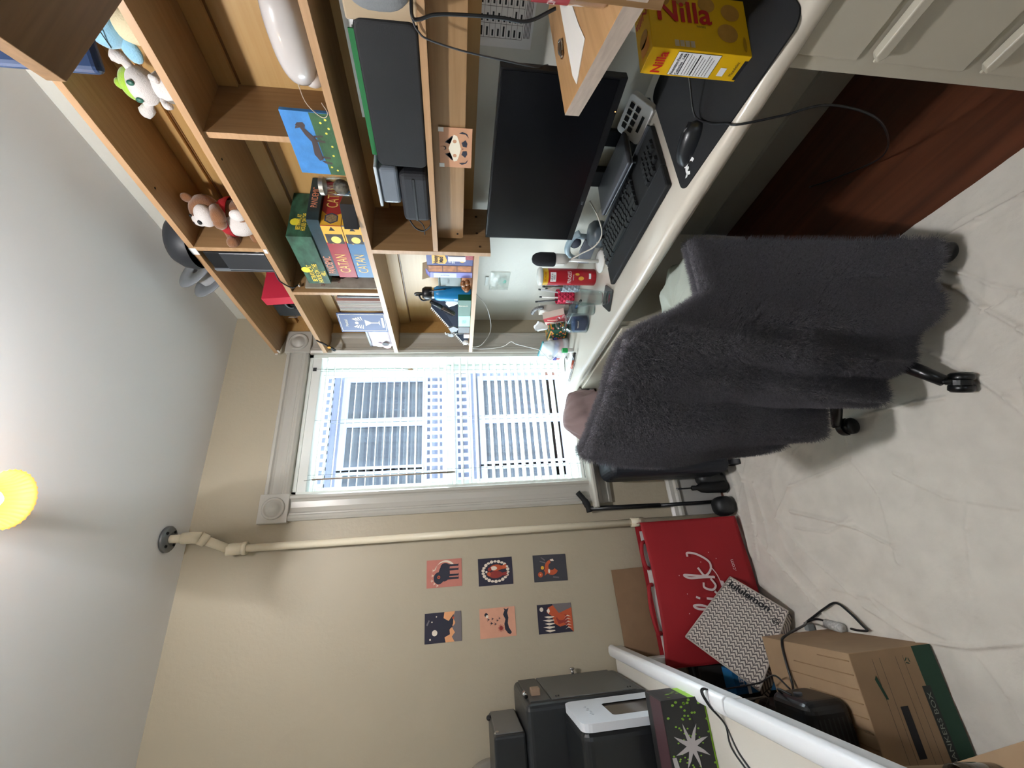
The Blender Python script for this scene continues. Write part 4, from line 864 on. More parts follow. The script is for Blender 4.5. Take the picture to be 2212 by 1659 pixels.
# speaker-like dock pieces behind the microphone
t = thing('speaker', 'grey rounded speaker base behind the monitor', 'speaker', (1.30, 1.325, D))
g = G(); g.lathe([(0, 0), (.052, 0), (.058, .012), (.056, .045), (.045, .06), (0, .062)], mat('slate_grey', (82, 92, 100), .35), 36); o = g.make('base', t)
text('2i', .018, WHT, (-.056, -.012, .036), (0, -1, 0), (0, 0, 1), o)
t = thing('headphone_stand', 'slate grey flat panel standing between microphone and monitor', 'stand', (1.325, 1.46, D))
SLG = mat('slate_panel', (86, 90, 98), .4)
g = G(); g.prism([(-.075, 0), (.075, 0), (.075, .055), (.0, .065), (-.075, .06)], -.006, .006, SLG, axis=0); g.make('panel', t, bevel=.002)
g = G(); g.tube(spline([(.03, .09, .05), (.02, .05, .10), (.02, -.0, .12), (.03, -.05, .11), (.035, -.08, .08)], 8), .014, mat('pale_blue_grey', (150, 170, 180), .4), 12); g.ell((.03, -.02, .085), (.012, .032, .026), NAVY, 16, 12); g.make('headband', t)
g = G(); g.tube([(.04, -.05, .0), (.04, -.06, .20)], .013, mat('pale_blue_grey', (0, 0, 0)), 12); g.make('upright', t)
t = thing('microphone', 'white desk microphone with black foam windscreen', 'microphone', (1.213, 1.395, D))
MW = mat('mic_white', (216, 214, 210), .4)
g = G(); g.lathe([(0, 0), (.048, 0), (.05, .004), (.045, .010), (.010, .014), (0, .014)], MW, 40); g.make('base', t)
g = G(); g.tube([(.0, 0, .01), (.0, -.004, .155)], .0075, MW, 14); g.make('stem', t)
g = G(); g.lathe([(.0, .150), (.012, .152), (.024, .165), (.026, .185), (.026, .215)], MW, 32, c=(0, -.004, 0)); o = g.make('body', t)
b = G(); b.box(-.0275, -.024, -.010, .002, .172, .206, MW); b.make('dial', o, bevel=.001)
g = G(); g.lathe([(.0275, .212), (.030, .217), (.030, .275), (.026, .294), (.016, .308), (0, .313)], mat('foam_windscreen', (26, 27, 32), .95, bump=.5, bscale=500), 36, c=(0, -.004, 0)); g.make('windscreen', t)
g = G(); g.tube(spline([(.0, .02, .165), (-.0, -.04, .11), (-.01, -.10, .065), (.0, -.16, .05), (.03, -.22, .08), (.07, -.26, .12)], 8), .003, mat('white_cable', (200, 192, 180), .5), 8); g.make('cable', t)
t = thing('chips_can', 'tall red crisps can with white plastic lid', 'can', (1.213, 1.505, D))
g = G(); g.lathe([(0, 0), (.036, 0), (.0375, .003), (.0375, .247)], mat('can_red', (168, 22, 36), .35), 44); o = g.make('can', t)
g = G(); g.lathe([(.0377, .223), (.0377, .248)], mat('can_gold', (206, 164, 30), .35), 44); g.make('gold_band', t)
g = G(); g.lathe([(.0375, .247), (.040, .248), (.040, .260), (.037, .264), (0, .264)], mat('lid_plastic', (216, 220, 216), .3), 44); g.make('lid', t)
AC = math.radians(228)
def wrap_patch(g, pts, r, z, ang, m, h=.0006):
    n = 6; 
    g.add([( (r + h) * math.cos(ang + u / r), (r + h) * math.sin(ang + u / r), z + w) for u, w in pts], [tuple(range(len(pts)))], m)
g = G()
for k in range(6): wrap_patch(g, [(-.022 + k * .0073, -.012), (-.022 + (k + 1) * .0073, -.012), (-.022 + (k + 1) * .0073, .014), (-.022 + k * .0073, .014)], .0375, .200, AC, WHT)
for k in range(6): wrap_patch(g, [(-.005 + k * .004, -.006), (-.005 + (k + 1) * .004, -.006), (-.005 + (k + 1) * .004, .004), (-.005 + k * .004, .004)], .0375, .032, AC, WHT)
wrap_patch(g, [(p[0], p[1]) for p in circ(-.004, 0, .009, 14, ry=.013)], .0375, .072, AC, mat('crisp_print', (214, 160, 60), .5), .0012)
wrap_patch(g, [(p[0], p[1]) for p in circ(.014, .012, .006, 14, ry=.010)], .0375, .078, AC, mat('crisp_print', (0, 0, 0)), .0012)
g.make('label_print', o)
wrap_text(o, '30% MORE', .011, mat('can_red', (0, 0, 0)), .038, .236, AC, .046); wrap_text(o, 'HELP A\nBRO', .012, BLKI, .0385, .201, AC, .032); wrap_text(o, 'PRINGLES', .024, WHT, .0376, .125, AC, .056); wrap_text(o, 'ORIGINAL', .007, WHT, .0376, .108, AC, .026)
# glasses, coaster, candle
GL = glass('clear_tumbler_glass', (236, 242, 242), thin=True)
t = thing('coaster', 'dark rounded square coaster under the front drinking glass', 'coaster', (1.02, 1.40, D), rz=math.radians(38))
g = G(); pts = []
for cx, cy, a in ((.037, .037, 0), (-.037, .037, PI / 2), (-.037, -.037, PI), (.037, -.037, -PI / 2)):
    for k in range(5): pts.append((cx + .01 * math.cos(a + k * PI / 8), cy + .01 * math.sin(a + k * PI / 8)))
g.prism(pts, 0, .004, mat('dark_coaster', (38, 34, 36), .2)); g.make('slab', t)
def tumbler(label, x, y, z):
    t = thing('drinking_glass', label, 'glass', (x, y, z), group='clear tumblers on the desk')
    pr = [(0, 0), (.026, 0), (.028, .003), (.029, .02), (.030, .04)]
    for k in range(24): pr += [(.0302 + k * .00035 + (.0006 if k % 2 else 0), .042 + k * .0033)]
    pr += [(.039, .128), (.040, .13), (.0385, .1305), (.037, .128), (.0275, .034), (.024, .028), (0, .027)]
    g = G(); g.lathe(pr, GL, 40); g.make('tumbler', t); return t
tumbler('clear ribbed drinking glass standing on the dark coaster', 1.018, 1.395, D + .0042)
tumbler('clear ribbed drinking glass standing behind the coaster', 1.085, 1.575, D)
t = thing('candle_jar', 'lidded glass candle jar with blue wax', 'candle', (1.085, 1.695, D))
g = G(); g.lathe([(0, 0), (.046, 0), (.049, .004), (.049, .085), (.044, .098), (.036, .104), (.036, .108), (.032, .108), (.033, .103), (.041, .094), (.0455, .083), (.0455, .006), (0, .005)], GL, 40); o = g.make('jar', t)
g = G(); g.lathe([(0, .0055), (.045, .0055), (.045, .065), (0, .066)], mat('blue_wax', (64, 76, 112), .5), 36); g.make('wax', t)
g = G(); g.lathe([(0, .108), (.038, .108), (.041, .112), (.038, .118), (.026, .120), (.022, .126), (.030, .134), (.032, .142), (.024, .150), (0, .152)], GL, 36); g.make('lid', t)
g = G()
for k in range(10): g.add([((.0497) * math.cos(AC + (q - .5) * .11 + (k - 5) * .11), .0497 * math.sin(AC + (q - .5) * .11 + (k - 5) * .11), z) for q, z in ((0, .018), (1, .018), (1, .07), (0, .07))], [(0, 1, 2, 3)], mat('dark_label', (44, 52, 74), .4))
g.make('label', o)
wrap_text(o, 'MIDNIGHT', .008, CREAMP, .050, .056, AC, .035)
# pens, cups, boxes at the back
def cup(name, label, x, y, m1, m2, h, r, grp=None):
    t = thing(name, label, 'pen cup', (x, y, D)); g = G(); n = 10; vs = []; lv = 7
    for j in range(lv):
        for i in range(n): a = 2 * PI * (i + .5 * (j % 2)) / n; vs.append((r * (1 + .06 * (j % 2)) * math.cos(a), r * (1 + .06 * (j % 2)) * math.sin(a), h * j / (lv - 1)))
    for j in range(lv - 1):
        for i in range(n):
            k = (i + 1) % n; a, b, c, d = j * n + i, j * n + k, (j + 1) * n + k, (j + 1) * n + i
            if j % 2: g.add([vs[a], vs[b], vs[c]], [(0, 1, 2)], m1); g.add([vs[a], vs[c], vs[d]], [(0, 1, 2)], m2)
            else: g.add([vs[a], vs[b], vs[d]], [(0, 1, 2)], m1); g.add([vs[b], vs[c], vs[d]], [(0, 1, 2)], m2)
    g.add([vs[i] for i in range(n)], [tuple(range(n - 1, -1, -1))], m1); g.make('cup', t, solid=-.0015); return t
cup('pen_cup', 'grey faceted pen cup behind the red crisps can', 1.335, 1.72, mat('cup_grey', (112, 120, 126), .5), mat('cup_grey_pale', (140, 150, 158), .5), .09, .036)
cup('pen_cup', 'red faceted pen cup between the grey cup and the marker box', 1.34, 1.83, mat('cup_red', (170, 26, 58), .45), mat('cup_pink', (214, 56, 90), .45), .09, .038)
pens = [(1.335, 1.70, .10, .16, (28, 30, 36), 'slim black pen standing in the grey cup'), (1.345, 1.73, -.1, .17, (210, 210, 212), 'white pen standing in the grey cup'), (1.33, 1.74, .25, .15, (40, 70, 170), 'blue pen standing in the grey cup'), (1.34, 1.71, -.28, .16, (120, 90, 70), 'brown pencil standing in the grey cup'), (1.32, 1.72, .0, .175, (70, 74, 60), 'olive pen standing in the grey cup'),
        (1.345, 1.82, .22, .18, (200, 204, 208), 'silver pen standing in the red cup'), (1.335, 1.84, -.15, .19, (60, 62, 66), 'dark grey pen standing in the red cup'), (1.33, 1.83, .05, .17, (226, 224, 220), 'white pen standing in the red cup')]
for i, (x, y, a, L, c, lab) in enumerate(pens):
    t = thing('pen', lab, 'pen', (x, y, D + .004), rot=(a * .55, a * .4, 0)); m = mat('pen_body_%d' % i, c, .35)
    g = G(); g.tube([(0, 0, 0), (0, 0, .004), (0, 0, L)], .0042, m, 10, rr=[.001, .0042, .0042]); g.make('barrel', t); g = G(); g.tube([(0, 0, L), (0, 0, L + .012)], .0045, DGREY, 10); g.make('cap', t)
t = thing('marker_box', 'red and white marker box tipped against the pen cups', 'box', (1.27, 1.905, D + .03), rot=(-.42, 0, 0))
RC = mat('marker_box_red', (166, 36, 46), .4); BC = mat('marker_box_cream', (226, 208, 196), .4)
g = G(); g.box(-.02, .02, -.045, .03, 0, .12, BC); o = g.make('box', t, bevel=.001); F = frame((-.0203, 0, 0), (0, -1, 0), (0, 0, 1)); g = G()
flat(g, [(-.03, .0), (.045, .0), (.045, .12), (.01, .12)], RC, F); flat(g, [(-.028, .095), (-.012, .095), (-.012, .112), (-.028, .112)], RC, F); flat(g, [(.02, .10), (.026, .102), (.004, .045), (.0, .048)], CREAMP, F, .0007); g.make('cover_print', o)
text('Sharpie', .022, BLKI, (-.0208, .012, .05), (0, 0, -1), (0, -1, 0), o, shear=.2)
t = thing('sticker_roll', 'black and white patterned strip curling above the marker box', 'sticker strip', (1.33, 1.93, D))
g = G(); g.box(-.025, .015, -.02, .025, 0, .17, mat('pale_card', (210, 206, 198), .6)); g.make('card', t, bevel=.001); g = G(); g.tube(spline([(-.01, -.03, .15), (-.012, -.02, .185), (-.012, .005, .20), (-.012, .03, .205)], 6), .010, mat('black_white_print', (110, 110, 112), .5, var=.9, vscale=120), 10); g.make('strip', t)
t = thing('tissue_box', 'orange floral tissue box with green print and a tissue on top', 'tissue box', (1.265, 2.02, D))
FLO = mat('floral_print', (214, 120, 60), .5, var=.0); 
g = G(); g.box(-.055, .055, -.055, .055, 0, .11, mat('floral_green', (30, 84, 66), .5)); o = g.make('box', t, bevel=.002)
g = G(); random.seed(3)
for F in (frame((-.0553, 0, .055), (0, -1, 0), (0, 0, 1)), frame((0, -.0553, .055), (1, 0, 0), (0, 0, 1)), frame((0, 0, .1103), (1, 0, 0), (0, 1, 0))):
    for k in range(26): flat(g, circ(random.uniform(-.045, .045), random.uniform(-.045, .045), random.uniform(.004, .009), 8, ry=random.uniform(.003, .007)), mat(*(('petal_orange', (226, 106, 60), .5), ('petal_yellow', (230, 180, 70), .5), ('petal_pink', (226, 130, 110), .5))[k % 3]), F, .0003 + k * .00002)
    flat(g, [(-.05, .046), (.05, .046), (.05, .053), (-.05, .053)], YEL, F, .0012)
g.make('floral_pattern', o)
tissue(t, (0, 0, .10), .045, 4)
t = thing('zip_bag', 'clear zip bag full of packets leaning at the window', 'bag', (1.16, 2.09, D))
g = G(); CLB = mat('clear_bag_film', (214, 222, 226), .1, alpha=.45, bump=.9, bscale=30)
g.grid(lambda u, v: Vector(((.055 + .012 * noise.noise((u * 4, v * 4, 0))) * math.cos(u * 2 * PI) * (1 - .75 * v ** 2), (.085 + .012 * noise.noise((u * 4, v * 4, 5))) * math.sin(u * 2 * PI) * (1 - .1 * v), .15 * v)), 28, 12, CLB); g.make('film', t)
for k, (c, z) in enumerate((((226, 226, 230), .0), ((170, 60, 66), .028), ((76, 78, 150), .052), ((230, 232, 232), .08))):
    b = G(); b.box(-.035, .035, -.06, .06, z, z + .022, mat('packet_%d' % k, c, .6, var=.5, vscale=50), M=rotm(0, 0, k * .2)); b.make('packet', t, bevel=.004)
g = G(); g.box(-.006, .006, -.08, .08, .145, .153, mat('teal_zip', (60, 140, 150), .4)); g.make('zip_seal', t)
t = thing('notebook', 'open spiral notepad with handwriting near the desk end', 'notebook', (1.02, 2.035, D), rz=math.radians(18))
g = G(); g.box(-.045, .045, -.075, .075, 0, .006, PAPER); o = g.make('pages', t)
g = G()
for k in range(9):
    for j in range(6): x = -.035 + k * .009; y = -.06 + j * .02; flat(g, [(x, y), (x + .001, y + .002), (x + .0012, y + .014), (x + .0002, y + .012)], BLKI, Matrix.Translation((0, 0, .0061)))
g.make('handwriting', o)
g = G()
for k in range(20): g.tube([(-.046 + .006 * math.cos(q), -.07 + k * .0074, .004 + .006 * math.sin(q)) for q in [i * PI / 4 for i in range(9)]], .0008, DGREY, 4)
g.make('spiral_binding', t)
t = thing('marker_pen', 'brown and black marker lying across the notepad corner', 'marker', (.985, 1.985, D + .0135), rot=(PI / 2, 0, math.radians(24)))
g = G(); g.tube([(0, 0, -.005), (0, 0, .055)], .006, mat('brown_marker', (150, 66, 40), .4), 14); g.make('barrel', t); g = G(); g.tube([(0, 0, .055), (0, 0, .10)], .0068, BLACK, 14); g.make('cap', t)
t = thing('glue_stick', 'small glue stick with green cap lying behind the notepad', 'glue stick', (1.075, 1.955, D))
g = G(); g.cyl((0, 0), .0125, 0, .034, mat('glue_label', (170, 172, 168), .4), 22); g.make('tube', t); g = G(); g.cyl((0, 0), .0135, .034, .062, mat('green_cap', (24, 150, 78), .4), 22); g.make('cap', t, bevel=.002)
t = thing('eyeglasses', 'thin black wire glasses lying at the desk end', 'glasses', (1.09, 2.09, D + .004), rz=.4)
g = G(); g.tube(spline([(0, -.02, 0), (.01, 0, .006), (0, .03, .004), (-.03, .065, .002)], 6), .0022, BLACK, 6); g.tube(spline([(0, -.02, 0), (-.012, -.026, .004), (-.02, -.015, .002)], 6), .0022, BLACK, 6); g.make('wire_frame', t)
t = thing('marker_pen', 'blue and black marker leaning beside the red pen cup', 'marker', (1.235, 1.76, D + .006), rot=(PI / 2 - .05, 0, -.25))
g = G(); g.tube([(0, 0, -.05), (0, 0, .015)], .0055, mat('blue_marker', (58, 124, 190), .4), 12); g.make('barrel', t); g = G(); g.tube([(0, 0, .015), (0, 0, .07)], .006, BLACK, 12); g.make('cap', t)
t = thing('acrylic_tray', 'small grey translucent tray below the marker box', 'tray', (1.24, 1.85, D))
g = G(); g.box(-.03, .03, -.055, .055, 0, .03, mat('grey_acrylic', (120, 122, 130), .2, trans=.4)); g.make('tray', t, bevel=.004)
# wafer box
t = thing('wafer_box', 'yellow vanilla wafer box standing on the near end of the desk', 'food box', (.977, .463, D), rz=math.radians(-14))
NY = mat('wafer_yellow', (226, 178, 18), .4); NR = mat('wafer_red', (184, 30, 28), .4); WAF = mat('wafer_tan', (186, 138, 62), .5, var=.1, vscale=40)
H_ = .232
g = G(); g.box(0, .146, 0, .062, 0, H_, NY); o = g.make('box', t, bevel=.0012)
g = G(); Fw = frame((.073, -.0004, H_ / 2), (1, 0, 0), (0, 0, 1)); Fn = frame((-.0004, .031, H_ / 2), (0, -1, 0), (0, 0, 1)); Ft = frame((.073, .031, H_ + .0004), (1, 0, 0), (0, 1, 0))
for cx, cy, r in ((-.02, -.062, .024), (.035, -.075, .022), (.055, .085, .020), (.06, .04, .018), (.05, -.02, .02)): flat(g, circ(cx, cy, r, 22), WAF, Fw)
flat(g, circ(-.045, -.10, .02, 16, ry=.004), mat('wafer_shadow_print', (170, 128, 20), .5), Fw)
for k in range(4): flat(g, [(-.066 + 0, .055 - k * .012), (-.050, .055 - k * .012), (-.050, .065 - k * .012), (-.066, .065 - k * .012)], mat('grey_fact_box', (196, 180, 150), .5), Fw)
flat(g, [(-.027, -.045), (.027, -.045), (.027, .055), (-.027, .055)], BLKI, Fn); flat(g, [(-.0262, -.0442), (.0262, -.0442), (.0262, .0542), (-.0262, .0542)], WHT, Fn, .0006)
for k in range(9): flat(g, [(-.024, .022 - k * .007), (.024 - (k % 3) * .004, .022 - k * .007), (.024 - (k % 3) * .004, .0232 - k * .007), (-.024, .0232 - k * .007)], BLKI, Fn, .0009)
for y in (.030, .002): flat(g, [(-.024, y), (.024, y), (.024, y + .002), (-.024, y + .002)], BLKI, Fn, .001)
flat(g, [(-.026, -.112), (.02, -.112), (.02, -.104), (-.026, -.104)], BLKI, Fn); flat(g, [(-.02, -.075), (.0, -.075), (.0, -.06), (-.02, -.06)], WHT, Fn)
flat(g, circ(-.02, 0, .018, 18), WAF, Ft)
flat(g, [(-.06, -.02), (-.03, -.02), (-.03, .015), (-.06, .015)], mat('orange_offer', (226, 150, 60), .5), Ft)
g.make('cover_print', o)
NRB = NR
text('Nilla', .075, NR, Fw @ Vector((.02, .035, .0008)), (0, 0, -1), (1, 0, 0), o, bold=.02, width=.125)
text('WAFERS', .008, BLKI, Fw @ Vector((-.012, .0, .0008)), (0, 0, -1), (1, 0, 0), o)
text('Nilla', .03, NR, Fn @ Vector((0, .085, .0006)), (0, -1, 0), (0, 0, 1), o, bold=.02, width=.048)
text('Nutrition Facts', .009, BLKI, Fn @ Vector((0, .047, .0012)), (0, -1, 0), (0, 0, 1), o, bold=.02, width=.048)
text('Calories  140', .008, BLKI, Fn @ Vector((0, .037, .0012)), (0, -1, 0), (0, 0, 1), o, bold=.02, width=.048)
text('Mondelez', .011, BLKI, Fn @ Vector((0, -.092, .0006)), (0, -1, 0), (0, 0, 1), o, width=.034)
text('Nilla', .028, NR, Ft @ Vector((.03, 0, .0006)), (0, 1, 0), (-1, 0, 0), o, bold=.02, width=.05)
# moth card taped to the shelf rail
t = thing('art_card', 'tan art card with white moth taped to the shelf front rail', 'picture', (1.2135, .897, 1.427))
CT = mat('tan_card_stock', (196, 146, 112), .7, var=.05, vscale=20)
g = G(); g.box(-.0008, 0, -.067, .067, -.05, .05, CT); o = g.make('card', t)
F = frame((-.001, 0, 0), (0, -1, 0), (0, 0, 1)); g = G()
for s_ in (-1, 1):
    for k in range(6): flat(g, [(s_ * .014, .018), (s_ * (.02 + k * .004), .034 - k * .004), (s_ * (.026 + k * .003), .024 - k * .004)][::s_], NAVY, F)
    flat(g, [(0, .022), (s_ * .022, .014), (s_ * .045, .006), (s_ * .042, -.004), (s_ * .026, -.010), (0, -.016)][::s_], CREAMP, F, .0005)
    flat(g, circ(s_ * .024, .003, .006, 12), CT, F, .0008)
    flat(g, [(s_ * .008, -.022), (s_ * .02, -.018), (s_ * .03, -.03), (s_ * .018, -.036), (s_ * .006, -.034)][::s_], NAVY, F)
    flat(g, [(s_ * .05, -.01), (s_ * .056, -.02), (s_ * .05, -.034), (s_ * .036, -.04), (s_ * .048, -.03)][::s_], NAVY, F)
g.tube([(0, 0, 0)] * 2, .0001, NAVY, 3)
flat(g, circ(0, .035, .006, 12), NAVY, F); flat(g, circ(0, .0375, .005, 12), CT, F, .0008); flat(g, circ(0, -.022, .002, 5), NAVY, F)
g.make('printed_art', o)
for y in (-.06, .06): b = G(); b.box(-.0014, -.0008, y - .007, y + .007, .036, .052, mat('white_tape', (222, 220, 214), .5)); b.make('tape', t)
# ---------------------------------------------------------------- art cards on the window wall
CDN = mat('card_navy', (38, 36, 52), .7); CDP = mat('card_pink', (190, 120, 106), .7, var=.05, vscale=20); CDS = mat('card_salmon', (212, 156, 130), .7, var=.05, vscale=20); CDG = mat('card_charcoal', (60, 60, 66), .7)
ORG = mat('fox_orange', (186, 84, 48), .7); RST = mat('rust_red', (140, 50, 44), .7); PCHC = mat('peach_flame', (224, 160, 112), .7); CRM = mat('card_cream', (226, 212, 194), .7); GRY = mat('card_grey', (110, 104, 106), .7)
def card(label, cx, cz, bgm, shapes, tilt=0.0):
    t = thing('art_card', label, 'picture', (cx, WY - .0012, cz), rot=(0, tilt, 0), group='art cards taped to the window wall')
    g = G(); g.box(-.06, .06, -.0008, 0, -.0825, .0825, bgm); o = g.make('card', t)
    F = frame((0, -.0009, 0), (1, 0, 0), (0, 0, 1)); g = G()
    for k, (m, pts) in enumerate(shapes): flat(g, [(x / 1000, y / 1000) for x, y in pts], m, F, .0002 + k * .00006)
    g.make('printed_art', o); return t
def ell(cx, cy, rx, ry=None, n=18): return circ(cx, cy, rx, n, ry=ry)
def bird(x, y, s, m): return (m, [(x - s, y + s * .6), (x - s * .2, y), (x, y + s * .9), (x + s * .2, y), (x + s, y + s * .5), (x + s * .2, y - s * .4), (x, y - s), (x - s * .2, y - s * .3)])
legs = lambda m, xs, y0, y1, w: [(m, [(x - w, y0), (x + w, y0), (x + w * .7, y1), (x + w * 1.6, y1 - 3), (x - w * .8, y1 - 3)]) for x in xs]
card('pink card with black ram and white crescent, top of the row beside the pipe', .012, 1.503, CDP,
     [(CRM, circ(8, -6, 48, 20, a0=-1.0, a1=1.4) + circ(-2, 0, 50, 20, a0=-.9, a1=1.3)[::-1])] + [bird(-52 + 9 * k, 34 + 14 * math.sin(k * 1.2) , 8, CRM) for k in range(2)] + [bird(-30 + 22 * k, 58 - 3 * k, 8, CRM) for k in range(3)] +
     [(NAVY, ell(0, 0, 36, 26)), (NAVY, ell(-20, 26, 26, 24)), (NAVY, ell(26, -4, 18, 22)), (ORG, ell(-16, 26, 7, 7)), (NAVY, ell(-16, 26, 3))] + legs(NAVY, (-24, -10, 14, 32), -16, -64, 5))
card('navy card with two birds in a cream wreath, middle card beside the pipe', .002, 1.260, CDN,
     [(CRM, ell(44 * math.cos(a * PI / 11), 60 * math.sin(a * PI / 11), 5 + 2 * (a % 2), 8)) for a in range(22)] + [(RST, ell(-14, 0, 16, 34)), (ORG, ell(16, -4, 14, 30)), (CRM, ell(14, 8, 9, 16)), (RST, [(-20, -30), (-8, -30), (-4, -58), (-14, -52), (-22, -60)]), (ORG, [(8, -26), (22, -26), (30, -56), (18, -50), (10, -58)]), (ORG, ell(-10, 32, 9)), (RST, ell(10, 28, 9)), (CRM, ell(0, 44, 5))])
card('charcoal card with orange curled fox and flower, bottom of the row beside the pipe', -.002, .992, CDG,
     [(ORG, circ(2, -8, 34, 22, a0=.2, a1=4.2) + circ(6, -8, 16, 22, a0=.2, a1=4.2)[::-1]), (CRM, [(30, -6), (38, -2), (40, -18), (30, -22)]), (ORG, [(-22, 12), (-34, 30), (-20, 26), (-6, 32), (-8, 12)]), (CRM, ell(-14, 6, 10, 5)), (ORG, ell(-28, 50, 12)), (PCHC, ell(-28, 50, 4)), (YEL, ell(2, 38, 8)), (GRY, [(20, 20), (30, 50), (34, 48), (26, 20)]), (GRY, [(32, 24), (48, 44), (50, 40), (38, 22)]), (GRY, [(-44, -10), (-48, -40), (-42, -40), (-38, -12)])], .015)
card('dark raven card with peach flames and moon, top card of the outer row', -.211, 1.510, CDN,
     [(PCHC, [(-60, -10), (-40, -6), (-30, -30), (-10, -28), (0, -44), (20, -30), (36, -2), (60, -6), (60, -54), (-60, -54)]), (GRY, [(-60, -50), (-40, -38), (-24, -52), (-4, -40), (14, -56), (34, -44), (60, -54), (60, -82), (-60, -82)]), (NAVY, ell(4, -6, 24, 30)), (NAVY, [(-10, -20), (22, -24), (50, -48), (8, -44)]), (CRM, ell(-20, 38, 12)), (CRM, ell(24, 50, 3)), (CRM, ell(44, 30, 3)), (CRM, ell(-44, 58, 4)), (ORG, ell(34, -46, 5)), (GRY, [(10, 70), (30, 60), (34, 64), (14, 76)])])
card('salmon card with leaping hare and swallows, middle card of the outer row', -.213, 1.262, CDS,
     [(NAVY, ell(34, 52, 8)), (CRM, ell(27, 48, 6))] + [bird(x, y, s, NAVY) for x, y, s in ((14, 44, 9), (-2, 30, 10), (16, 24, 8), (-6, 12, 9), (8, 2, 8), (16, -8, 7))] +
     [(NAVY, [(-46, -44), (-30, -32), (-8, -30), (10, -36), (30, -26), (46, -34), (56, -30), (50, -42), (56, -54), (36, -46), (16, -50), (-6, -46), (-24, -50), (-44, -62), (-52, -54)]), (RST, ell(-24, -14, 9))] + [(RST, [(-24 + 10 * math.cos(a), -14 + 10 * math.sin(a)), (-24 + 17 * math.cos(a + .15), -14 + 17 * math.sin(a + .15)), (-24 + 10 * math.cos(a + .3), -14 + 10 * math.sin(a + .3))]) for a in [k * PI / 6 for k in range(12)]])
card('navy and rust deer card with pale branches, bottom card of the outer row', -.219, .992, CDN,
     [(ORG, [(-60, -82), (-30, -50), (-36, -20), (-20, 6), (10, 14), (26, 38), (46, 30), (60, -10), (60, -82)]), (RST, [(-40, -60), (-20, -40), (-26, -14), (0, -4), (20, -30), (8, -60)]), (GRY, [(20, -20), (60, 10), (60, -82), (40, -82)]), (CRM, ell(40, 62, 9)), (ORG, ell(4, -30, 14, 20)), (CRM, [(20, 30), (34, 38), (44, 26), (30, 22)])] +
     [(CRM, [(x, 4), (x - 5, 30), (x + 3, 52 + (k % 2) * 8), (x + 5, 34), (x + 3, 6)]) for k, x in enumerate((-50, -36, -22, -8, 6))] + [(CRM, [(-46 + 12 * k, -76), (-42 + 12 * k, -58), (-48 + 12 * k, -44), (-38 + 12 * k, -60)]) for k in range(5)], .01)

# ---------------------------------------------------------------- drop cloth on the floor
CLOTH = mat('canvas_drop_cloth', (214, 208, 198), .95, var=.06, vscale=11, bump=.7, bscale=32)
CR = [[(0.365, 1.327), (0.264, 1.339), (0.141, 1.297), (-0.021, 1.323), (-0.07, 1.33)], [(0.274, 1.345), (0.259, 1.513), (0.244, 1.674), (0.126, 1.817)], [(0.126, 1.817), (0.003, 1.735), (-0.096, 1.635), (-0.182, 1.55)],
      [(0.059, 1.977), (-0.086, 1.859), (-0.208, 1.759), (-0.337, 1.623)], [(0.143, 1.717), (0.083, 1.528), (0.049, 1.441), (-0.018, 1.329)], [(0.14, 1.026), (0.015, 1.09), (-0.213, 1.173)], [(0.739, 0.834), (0.679, 0.792), (0.601, 0.749), (0.552, 0.708), (.45, .65)],
      [(0.711, 0.853), (0.65, 0.818), (0.559, 0.79), (0.464, 0.749), (.36, .72)], [(0.58, 1.016), (0.502, 0.951), (0.412, 0.893), (0.316, 0.85), (.22, .82)], [(0.418, 1.296), (0.402, 1.182), (0.388, 1.061), (0.372, 0.985)],
      [(0.479, 2.063), (0.313, 2.039), (0.177, 2.065), (-0.02, 2.068)], [(0.486, 1.996), (0.321, 1.958), (0.123, 1.981), (-0.043, 2.026)], [(0.404, 2.121), (0.212, 2.149), (0.045, 2.091), (-0.083, 2.115)], [(0.077, 1.726), (0.044, 1.569), (0.082, 1.445)],
      [(0.776, 0.45), (0.776, 0.604), (0.79, 0.694), (0.801, 0.785)], [(-0.211, 1.525), (-0.299, 1.369), (-0.298, 1.224), (-0.269, 1.091)], [(-0.179, 1.474), (-0.242, 1.387), (-0.277, 1.289)], [(-0.318, 1.21), (-0.397, 1.182), (-0.456, 1.177)], [(-0.154, 1.64), (-0.18, 1.492), (-0.286, 1.423)],
      [(.30, 1.9), (.12, 1.9), (-.05, 1.93)], [(.2, 1.22), (.1, 1.1), (.05, .95)], [(.35, .8), (.1, .85), (-.1, .8)]]
SEG = []
random.seed(11)
for c in CR:
    h = random.uniform(.005, .011) * (1.5 if c[0][1] > 1.9 else 1)
    for a, b in zip(c, c[1:]): SEG.append((a[0], a[1], b[0], b[1], h, random.uniform(.0035, .008)))
def edge_y(x):      # far hem, pulled back in places
    return 2.05 + .05 * math.sin(x * 5.2) if x > .55 else 2.17 - .05 * max(0, (x - .15)) * 2 + .008 * math.sin(x * 23)
